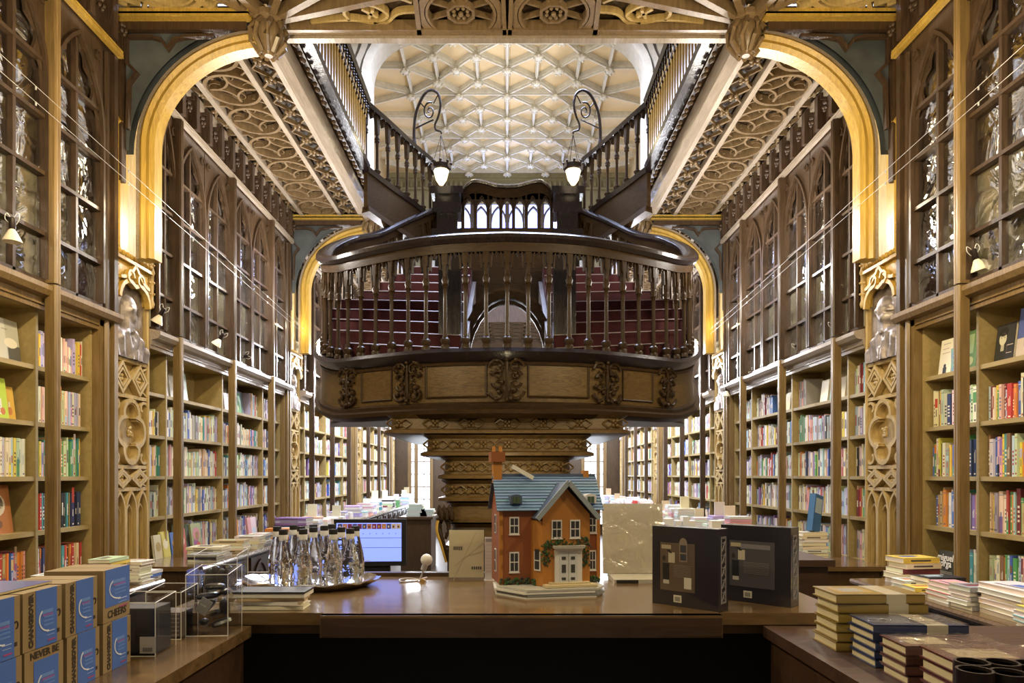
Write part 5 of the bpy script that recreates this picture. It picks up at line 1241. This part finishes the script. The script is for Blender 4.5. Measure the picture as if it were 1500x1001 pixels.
# ------------------------------------------------------------------ dark boxed sets
def boxset(x,y,rz,w,d,h,lab,z=CT,brown=True):
    T=thing('boxed_set',lab,'box',(x,y,z+.0005),rz)           # local: front towards -y from x=0..w, spine on +x end
    MB().box(0,w,0,d,0,h,(.018,.016,.024)).build('box_body',M['gloss'],T,False)
    m=MB(); e=-.0008
    m.box(w*.13,w*.66 if brown else w*.78,e,0,h*.2,h*.8,(.12,.085,.06) if brown else (.08,.075,.08))
    m.box(w*.15,w*.3,e*1.5,0,h*.72,h*.77,(.42,.36,.24)); m.box(w*.26,w*.36,e*2,0,h*.55,h*.68,(.5,.45,.33)); m.box(w*.17,w*.27,e*2,0,h*.33,h*.54,(.02,.02,.02)); m.box(w*.18,w*.27,e*2,0,h*.28,h*.33,(.5,.47,.4))
    for i in range(3): m.box(w*(.235+.02*i),w*(.275+.02*i),e*2.5,0,h*(.70-.015*i),h*(.712-.015*i),(.03,.03,.03))
    for i in range(8): m.box(w*.34,w*(.6 if brown else .7),e*2,0,h*(.52-.02*i),h*(.524-.02*i),(.27,.23,.2))
    n=len(m.v); m.v+=[(w*.19+w*.025*math.cos(t),e*2,h*.6+h*.035*math.sin(t)) for t in [2*PI*i/12 for i in range(12)]]; m.addf(tuple(range(n,n+12)),(.04,.03,.03))
    m.box(w*.5,w*.61,e*2,0,h*.24,h*.38,(.6,.56,.46)) if brown else m.box(w*.3,w*.72,e*2,0,h*.7,h*.76,(.2,.19,.2))
    m.box(w*.34,w*.46,e*2,0,h*.06,h*.15,(.6,.57,.47)); m.box(w*.36,w*.44,e*2.5,0,h*.075,h*.13,(.25,.24,.2))
    if brown:
        m.box(w*.43,w*.55,e*3,0,h*.57,h*.8,(.25,.19,.15)); n=len(m.v); m.v+=[(w*.49+w*.06*math.cos(t),e*3,h*.8+h*.07*math.sin(t)) for t in [PI*i/10 for i in range(11)]]; m.addf(tuple(range(n,n+11)),(.25,.19,.15))
        m.box(w*.445,w*.535,e*3.5,0,h*.59,h*.67,(.05,.05,.06)); m.box(w*.445,w*.535,e*3.5,0,h*.69,h*.78,(.05,.05,.06))
    m.build('printed_front',M['gloss'],T,False)
    s=MB(); X=w+.0006; c=(.36,.34,.36)
    def ln(a,b,wd=.0016): s.bar([(X,d*a[0],h*a[1]),(X,d*b[0],h*b[1])],wd,.001,(1,0,0),col=c)
    for q in (0,.05):
        ln((.25+q,.1+q*.3),(.75-q,.1+q*.3)); ln((.25+q,.9-q*.3),(.75-q,.9-q*.3)); ln((.25+q,.1+q*.3),(.25+q,.9-q*.3)); ln((.75-q,.1+q*.3),(.75-q,.9-q*.3))
    for i in range(5):
        z0=.13+i*.15; ln((.32,z0),(.62,z0+.12)); ln((.40,z0),(.70,z0+.12)); ln((.66,z0),(.5,z0+.06)); ln((.35,z0+.1),(.68,z0+.1))
    s.build('spine_ornament',M['paint'],T,False)
    return T
boxset(.507,2.385,math.radians(-43),.245,.072,.272,'dark boxed set with brown printed front and patterned spine, left on the counter')
boxset(.775,2.475,math.radians(-43),.25,.072,.27,'dark navy boxed set with a patterned spine, right on the counter',brown=False)
for i,(px,py,w,h,c,lab) in enumerate([(978,768,.045,.06,(.8,.82,.86),'small white box'),(992,770,.03,.05,(.8,.82,.86),'small white box'),(1003,766,.03,.07,(.78,.8,.86),'small white box'),(1012,768,.03,.05,(.8,.8,.84),'small white box'),(1048,768,.05,.05,(.75,.74,.7),'small white box')]):
    D=3.3; p=at(px,778,D); o=MB().box(-w/2,w/2,-.03,.03,0,h+.12,c).box(-w*.3,w*.3,-.031,-.03,h*.6,h*.9+.05,(.4,.45,.6)).build('small_box',M['paint'],None,False); o.location=(p.x,D,-.39)
    tag(o,lab+' behind the dark boxed sets, '+['leftmost','second from the left','third from the left and tallest','fourth from the left','rightmost'][i],'box','small white boxes behind the boxed sets')
T=thing('back_shelf','dark low shelf unit behind the counter carrying small white boxes and books','shelf',(.95,3.3,-1.55)); TP(T,MB().box(.66,1.5,3.12,3.5,-.42,-.39),'top_board',M['counterdark']); TP(T,MB().box(.68,1.48,3.15,3.48,-1.55,-.42),'cabinet',M['counterdark'])
stack(.99,3.32,-.39,4,.028,.2,.14,.1,['tan','cream','cream','tan'],'the tan stack on the back shelf behind the boxed sets','stacks on the back shelf')
stack(1.13,3.36,-.39,5,.026,.24,.14,-.05,['brown','tan','cream','tan'],'the brown topped stack on the back shelf behind the boxed sets','stacks on the back shelf')
# ------------------------------------------------------------------ big hardback stacks on the right desk
def hardback(w,d,t,c,name,lab,loc,rz,wrap=False,art=None,grp=None,band=True):
    T=thing('hardback_book',lab,'book',loc,rz,grp); c2=tuple(v*.75 for v in c)
    m=MB().box(0,w,0,d,0,.003,c).box(0,w,0,d,t-.003,t,c).box(0,w,0,.004,0,t,c)
    if art: m.box(w*.1,w*.5,d*.2,d*.8,t,t+.0006,art); 
    if band: m.box(w*.56,w*.78,-.0008,d+.0005,t,t+.0009,(.55,.5,.38)); m.box(w*.56,w*.78,-.0012,0,0,t,(.5,.45,.34))
    m.build('cover',M['gloss'],T,False)
    MB().box(.005,w-.005,.004,d-.005,.003,t-.003,(.74,.66,.44)).build('pages',M['paint'],T,False)
    if art and not wrap:
        o_=MB()
        for i in range(7): o_.bar([(w*(.18+.035*i+.03*math.cos(q)),d*(.5+.2*math.sin(q)),t+.001) for q in [2*PI*j/9 for j in range(9)]],.0016,.0008,closed=True,col=(.12,.08,.03) if c[0]>.3 else (.4,.42,.45))
        o_.build('cover_ornament',M['paint'],T,False)
    if wrap:
        f=MB(); n=16
        for j in range(5):
            for i in range(n+1): f.v.append((w*i/n,d*j/4,t+.002+random.uniform(0,.0035)))
        for j in range(4):
            for i in range(n): a=j*(n+1)+i; f.addf((a,a+1,a+n+2,a+n+1))
        f.build('shrink_wrap',M['film'],T)
    return T
def hstack(x,y,z,n,w,d,t,c,cn,where,rz,wrap,art,band=True):
    for i in range(n):
        k=n-1-i
        hardback(w,d,t-.0012,jit(c,.02),cn,'%s hardback, %s, %s'%(cn,NUM[k],where[4:]),(x+random.uniform(-.004,.004),y+random.uniform(-.004,.004),z+.0005+i*t),rz+random.uniform(-.02,.02),wrap and k==0,art if k==0 else None,'hardback stacks on the right desk',band)
hstack(.915,1.89,DT,6,.245,.15,.0265,(.30,.205,.05),'mustard','the tall mustard stack at the far end of the right desk',-.02,False,(.46,.3,.06))
hstack(.93,1.73,DT,5,.235,.135,.022,(.03,.045,.12),'navy','the navy stack in the middle of the right desk',-.02,True,(.12,.15,.2))
hstack(.925,1.58,DT,4,.235,.12,.0235,(.12,.05,.04),'brown','the shiny brown stack, between navy and dark red, right desk',-.03,True,(.55,.45,.28),False)
hstack(.93,1.42,DT,4,.3,.13,.026,(.10,.02,.02),'dark red','the shiny dark red stack nearest on the right desk',-.05,True,(.5,.4,.25),False)
for i,(px,py,D) in enumerate([(1424,969,1.37),(1468,970,1.37),(1428,981,1.30),(1478,985,1.30),(1512,972,1.37)]):
    p=at(px,py,D); T=thing('round_tin','black round tin with pale rim, %s'%['back row left','back row centre','front row left','front row right','back row right, cut by the picture edge'][i],'tin',(p.x,D,DT),0,'black round tins on the right desk'); h=p.z-DT
    MB().lathe([(.031,0),(.032,.002),(.032,h),(.027,h),(.027,h-.006)],(0,0,0),20).build('tin_body',M['iron'],T)
    MB().lathe([(.0265,h-.012),(.0265,h-.006)],(0,0,0),20,(.5,.47,.32)).build('contents',M['paint'],T)
# ------------------------------------------------------------------ blue cardboard boxes, left foreground
INK=plain('box_ink',(.05,.035,.02),.7,noise=0); RED=plain('red_ink',(.5,.05,.1),.6,noise=0); PALE=plain('pale_ink',(.6,.7,.9),.6,noise=0)
KR=(.30,.215,.105)
def card(x,y,z,rz,lab,s_=.122,kind=0):
    T=thing('cardboard_box',lab,'box',(x,y,z),rz,'blue labelled cardboard boxes')      # printed face on +x
    d=s_; m=MB().box(-.14,0,0,d,0,s_,KR); m.box(-.14,-.0,d*.48,d*.52,s_,s_+.0006,(.36,.27,.14)); m.build('carton',M['paint'],T,False)
    e=.0008; m=MB()
    if kind==0: a0,a1,b0,b1=.31,.86,.0,1.0
    elif kind==1: a0,a1,b0,b1=.22,.86,.0,.80
    else: a0,a1,b0,b1=.08,.98,.28,1.0
    m.box(0,e,d*a0,d*a1,s_*b0,s_*b1,(.07,.16,.52))
    w=a1-a0; cy,cz=a0+w*.5,(b0+b1)/2-.03
    m.bar([(e*1.6,d*(cy+.5*w*p[0]),s_*(cz+.3*p[1])) for p in arc(0.2,0,.9,PI*.75,PI*1.5,10,.72)],.0032,.0008,(1,0,0),col=(.75,.78,.85))
    m.box(e,e*1.8,d*(cy-.0),d*(cy+.38*w),s_*(cz-.235),s_*(cz-.225),(.6,.68,.85))
    for q in range(3): m.box(e,e*1.8,d*(cy-.15*w),d*(cy+.33*w),s_*(cz+.02-.07*q),s_*(cz+.05-.07*q),(.12,.24,.6))
    m.box(e,e*1.8,d*(cy-.25*w),d*(cy+.3*w),s_*(cz+.1),s_*(cz+.16),(.14,.27,.62)); m.box(e,e*1.8,d*(cy-.2*w),d*(cy+.3*w),s_*(cz+.055),s_*(cz+.085),(.28,.12,.4))
    m.box(e,e*1.8,d*(cy-.0),d*(cy+.36*w),s_*(cz-.3),s_*(cz-.293),(.4,.5,.75)); m.box(e,e*1.8,d*(cy+.05*w),d*(cy+.4*w),s_*(cz-.4),s_*(cz-.375),(.4,.06,.18))
    m.build('blue_label',M['paint'],T,False)['label']='blue printed label'
    if kind==0: text('CHANGEOVER','lettering',INK,.0168,T,(e,d*.2,s_*.5),(PI/2,-PI/2,PI/2),.0004,bold=.0009) ; MB().bar([(e*1.5,d*(.9+.045*p[0]),s_*(.52+.06*p[1])) for p in arc(0,0,1,-PI*.5,PI*.8,8)],.0025,.0008,(1,0,0),col=(.05,.035,.02)).box(e,e*1.8,d*.86,d*.92,s_*.17,s_*.24,(.05,.035,.02)).build('printed_mark',M['paint'],T,False)
    elif kind==1: text('NEVER BE','lettering',INK,.021,T,(e,d*.5,s_*.9),(PI/2,0,PI/2),.0004,bold=.0005)
    else: text('CHEERS','lettering',INK,.026,T,(e,d*.5,s_*.13),(PI/2,0,PI/2),.0004,bold=.0005)
    return T
X0=-.99; Z0=DT+.0005; Z1=DT+.124
card(X0,1.27,Z0,0,'blue labelled cardboard box, lower row, at the bottom left corner')
card(X0,1.265,Z1,0,'blue labelled cardboard box, upper row, leftmost and cut by the picture edge')
card(X0,1.40,Z0,0,'blue labelled cardboard box lettered NEVER along its top edge, lower row',kind=1)
card(X0,1.395,Z1,0,'blue labelled cardboard box, upper row, second from the left')
card(X0,1.535,Z0,.0,'blue labelled cardboard box, lower row, under the third upper box')
card(X0,1.53,Z1,.02,'blue labelled cardboard box, upper row, third from the left')
card(X0,1.672,Z0,.0,'blue labelled cardboard box, lower row, farthest, beside the acrylic bin')
card(X0,1.672,Z1+.0,.05,'blue labelled cardboard box with brown lettered strip at its foot, topmost and farthest right',.130,kind=2)
for i in range(4):
    yy=1.28+i*.14; 
# magazines lying on boxes
o=MB().box(-.1,.1,-.08,.08,0,.004,(.5,.42,.2)).box(-.02,.1,-.08,.08,.004,.0048,(.12,.15,.5)).box(-.1,-.03,-.06,.02,.004,.005,(.1,.1,.1)).build('leaflet',M['gloss'],None,False); o.location=(-1.12,1.45,Z1+.124); tag(o,'folded printed leaflet lying on top of the upper row of cardboard boxes','leaflet')
# ------------------------------------------------------------------ acrylic bins, left desk
def bin_(x,y,rz,w,d,h,lab,content):
    T=thing('acrylic_bin',lab,'container',(x,y,DT+.0005),rz); t=.004
    MB().box(0,w,0,d,0,t).box(0,w,0,t,t,h*.93).box(0,w,d-t,d,t,h).box(0,t,t,d-t,t,h).box(w-t,w,t,d-t,t,h).build('walls',M['acrylic'],T,False)
    f=MB(); r=.0018; c=(.75,.74,.66)
    for a,b in (((0,0,h*.93),(w,0,h*.93)),((0,0,0),(w,0,0)),((w,0,0),(w,0,h*.93)),((0,0,0),(0,0,h*.93)),((0,d,h),(w,d,h)),((w,0,h*.93),(w,d,h)),((0,0,h*.93),(0,d,h)),((w,d,0),(w,d,h))): f.tube([a,b],r*.7,5,c)
    f.build('edge_glints',M['gloss'],T)['label']='pale glints painted along the edges'  # pale bars stand in for glints on the acrylic
    return T
def local(T,x,y,z): return T.matrix_world
B1=bin_(-1.065,1.84,.02,.115,.12,.155,'clear acrylic bin of dark pouches beside the cardboard boxes',0)
B2=bin_(-.94,2.0,.25,.105,.11,.15,'clear acrylic bin of small grey boxes in the middle of the left desk',0)
B3=bin_(-.955,2.1,.06,.125,.13,.20,'tall clear acrylic bin of jumbled dark spectacle cases on the left desk',0)
B4=bin_(-.985,2.36,.0,.15,.1,.18,'clear acrylic bin of dark cases at the far left corner, behind the others',0)
B3.location=(-.975,2.07,DT+.0005); B2.location=(-1.075,2.03,DT+.0005); B2.rotation_euler[2]=.0; B4.location=(-1.10,2.4,CT+.0005)
from mathutils import Euler
def put(name,mb,mat,T,x,y,z,rot,lab,grp,cat):
    o=mb.build(name,mat,None,True); M_=Matrix.Translation(T.location)@Euler(T.rotation_euler).to_matrix().to_4x4()
    p=M_@Vector((x,y,z)); o.location=p; o.rotation_euler=(rot[0],rot[1],rot[2]+T.rotation_euler[2]); tag(o,lab,cat,grp); return o
POS=['leftmost','second from the left','third from the left','rightmost']
for i in range(2):
    put('pouch',MB().box(0,.052,0,.09,0,.118,(.02,.022,.035)).box(.0,.052,.0,.09,.118,.122,(.05,.05,.06)).box(.01,.04,-.001,0,.05,.052,(.06,.06,.08)),M['paint'],B1,.005+.053*i,.01,.005,(0,0,0),'dark navy pouch standing in the front acrylic bin, %s one'%['left','right'][i],'pouches in the front acrylic bin','pouch')
o=put('price_tag',MB().box(0,.042,-.002,-.001,0,.045,(.5,.49,.44)).box(.008,.034,-.003,-.002,.006,.016,(.2,.2,.2)),M['paint'],B1,.075,-.0005,.008,(0,0,0),'pale price label stuck low on the front acrylic bin',None,'label')
for i in range(6):
    put('small_carton',MB().box(0,.094,0,.08,0,.0115,(.16,.12,.11)).box(.004,.09,-.0006,0,.004,.008,(.35,.3,.28)),M['paint'],B2,.005,.01,.005+i*.0122,(0,0,0),'small grey brown flat carton, %s in the middle acrylic bin'%NUM[5-i],'flat cartons in the middle acrylic bin','carton')
ORI=['at the bottom left','at the bottom right','in the middle','lying across the middle','at the right side','near the top left','near the top right','on the very top']
def caseg(L_=.07,r=.016): 
    m=MB(); m.lathe([(.004,-L_/2),(r*.8,-L_/2+.006),(r,-L_/4),(r,L_/4),(r*.8,L_/2-.006),(.004,L_/2)],(0,0,0),8,(.02,.02,.022),sx=1,sy=.7); return m
for i,(x,y,z,a,b) in enumerate([(.035,.05,.03,1.2,.4),(.085,.06,.028,1.4,2.4),(.06,.08,.055,1.3,.9),(.045,.05,.08,1.2,2.9),(.095,.06,.075,.7,.3),(.04,.07,.11,1.5,1.9),(.09,.07,.12,1.3,.5),(.065,.06,.14,1.5,1.3)]):
    put('spectacle_case',caseg(),M['gloss'],B3,x,y,z,(a,0,b),'small black spectacle case %s of the tall acrylic bin'%ORI[i],'black cases in the tall acrylic bin','case')
put('sample_tag',MB().box(-.018,.018,-.001,.001,-.024,.024,(.28,.27,.25)).box(-.012,.006,-.0016,-.001,.0,.004,(.5,.48,.4)),M['gloss'],B3,.05,.01,.088,(0,.55,0),'grey square card tag among the black cases in the tall acrylic bin',None,'tag')
for i in range(5):
    put('spectacle_case',caseg(.08,.017),M['gloss'],B4,.03+.023*i,.05,.075+.01*(i%2),(.1*(i%3),.1,0),'black case standing upright in the far left acrylic bin, %s'%['first from the left','second from the left','third from the left','fourth from the left','fifth from the left'][i],'black cases in the far acrylic bin','case')
# ------------------------------------------------------------------ spot lamps and the wires they hang on
def lampat(px,py,D,lab,lit=0,rot=(0,0),wall=True):
    p=at(px,py,D); T=thing('spot_lamp',lab,'lamp',tuple(p),0,'small spot lamps on the bookcases')
    T.rotation_euler=(rot[0],rot[1],0)
    MB().lathe([(.012,0.0),(.02,-.01),(.045,-.06),(.047,-.07),(.044,-.07)],(0,0,0),14).build('shade',M['basewhite'],T)
    MB().lathe([(.014,.0),(.017,.005),(.017,.06),(.01,.066)],(0,0,0),10).build('lamp_body',M['iron'],T)
    m=MB(); 
    for sg in (-1,1): m.tube(catmull([(0,0,.05),(sg*.03,0,.09),(sg*.04,.0,.06),(sg*.015,.01,.03)],4),.002,4)
    m.build('wire_loops',M['white'],T)
    if lit: MB().ball((0,0,-.05),.02,10).build('bulb',M['bulb'],T)
    return T
lampat(235,462,5.5,'small spot lamp with cream shade hanging by the left portrait relief',0,(0,.5))
lampat(322,497,6.6,'small cream spot lamp clipped on the left cornice, second from the near pilaster',0,(0,.6))
lampat(355,524,7.5,'small cream spot lamp on the left cornice lying sideways, third along',0,(0,1.2))
lampat(1430,380,4.15,'larger cream spot lamp hanging on the nearest right post',0,(0,-.3))
lampat(1224,484,6.0,'small cream spot lamp on the right cornice beside the post',0,(0,-.4))
lampat(1170,513,6.8,'small cream spot lamp on the right cornice, second along',0,(0,-.5))
lampat(1108,548,8.0,'tiny spot lamp on the right cornice, farthest along',0,(0,-1.0))
LIT=[(18,336,3.75,'bright lit spot lamp in front of the nearest left window'),(411,557,8.75,'bright lit spot lamp beside the second left pilaster'),(537,613,12.6,'starry lit spot lamp on the far left cornice under the staircase'),(1064,573,8.75,'bright lit spot lamp beside the second right pilaster'),(868,636,12.9,'lit spot lamp under the right side of the staircase, left of the pair'),(879,636,12.6,'lit spot lamp under the right side of the staircase, right of the pair')]
for px,py,D,lab in LIT: lampat(px,py,D,lab,1)
for s in (-1,1):
    for i,(z0,z1) in enumerate(((2.16,1.92),(2.07,1.86))):
        m=MB().tube([(s*2.6,3.3,z0+.012),(s*2.68,9.0,z1)],.0014,5)
        for q in range(6): f=(q+.5)/6; m.lathe([(.005,-.01),(.005,.01)],(s*(2.6+.08*f),3.3+5.7*f,z0+(z1-z0)*f),6)
        tag(m.build('lamp_wire',M['steel']),'thin steel lamp wire stretched along the %s wall, %s of the pair'%(SIDE[s],['upper','lower'][i]),'wire','lamp wires')
# ================================================================== light
def light(kind,name,loc,energy,col,size=.1,rot=(0,0,0),sy=None):
    d=bpy.data.lights.new(name,kind); d.energy=energy; d.color=col
    if kind=='AREA': d.size=size; d.shape='RECTANGLE'; d.size_y=sy or size
    else: d.shadow_soft_size=size
    o=bpy.data.objects.new(name,d); C.objects.link(o); o.location=loc; o.rotation_euler=rot; return o
WARM=(1,.80,.48); COOL=(.72,.80,1.0); NEU=(1,.93,.82)
# skylight over the void
light('AREA','skylight',(0,9.5,7.3),800,(.58,.68,1.0),3.6,(0,0,0),2.6)
light('AREA','facade_daylight',(0,16.8,5.6),70,(.6,.7,1),2.4,(-PI/2,0,0),2.0)
light('AREA','street_daylight',(-2.2,17.6,0),30,(.85,.92,1),.8,(-PI/2,0,0),2.2)
light('AREA','street_daylight',(2.2,17.6,0),30,(.85,.92,1),.8,(-PI/2,0,0),2.2)
for s in (-1,1):
    for y,e in ((1.2,50),(2.8,65),(4.05,42)): light('POINT','spot_glow',(s*1.75,y,1.9),e,WARM,.06)
    for y,e in ((6.1,60),(7.6,70)): light('POINT','spot_glow',(s*2.15,y,2.2),e,NEU,.09)
    for y,e in ((10.2,120),(11.8,120),(14.2,110),(15.8,90)): light('POINT','spot_glow',(s*2.1,y,1.7),e,(.95,.95,1),.05)
    light('POINT','shaft_glow',(s*2.7,4.9,1.95),1.2,WARM,.03)
    light('POINT','shaft_glow',(s*2.7,8.9,1.95),3,WARM,.03)
    light('POINT','vault_fill',(s*.5,10.4,4.6),20,(1,.85,.55),.2)  # added fill to brighten the vault, no lamp hangs there
    light('POINT','vault_fill',(s*1.0,14,5.2),12,(1,.88,.62),.2)
light('POINT','counter_fill',(.3,1.0,1.9),30,WARM,.15)  # added warm fill over the counter, without a fixture
light('POINT','base_glow',(.0,5.2,.1),4,WARM,.05)
W=bpy.data.worlds.new('room_air'); W.use_nodes=True; bpy.context.scene.world=W
W.node_tree.nodes['Background'].inputs[0].default_value=(1,.86,.68,1); W.node_tree.nodes['Background'].inputs[1].default_value=.13
# ================================================================== camera
cam=bpy.data.cameras.new('camera'); co=bpy.data.objects.new('camera',cam); C.objects.link(co)
cam.sensor_width=36; cam.lens=24; cam.shift_x=7/1500; cam.shift_y=195.5/1500; cam.clip_start=.05; cam.clip_end=60
co.location=(0,0,0); co.rotation_euler=(PI/2,0,0); bpy.context.scene.camera=co
sc=bpy.context.scene; sc.view_settings.view_transform='Standard'; sc.view_settings.look='None'; sc.view_settings.gamma=1; sc.view_settings.exposure=.55; sc.view_settings.use_curve_mapping=False
for o in list(C.objects):
    if o.parent is None: o.location.z+=EYE
labs={}
for o in C.objects:
    if o.parent is None and o.get('label') and o.type!='LIGHT': labs.setdefault(o['label'],[]).append(o.name)
for o in C.objects:
    if o.parent is None and o.get('label') and not 4<=len(o['label'].split())<=16 and random.random()<.15: print('LONG',len(o['label'].split()),o['label'])
print('OBJ',len(C.objects),'books',nind,'dups',[(k,len(v)) for k,v in labs.items() if len(v)>1][:10])
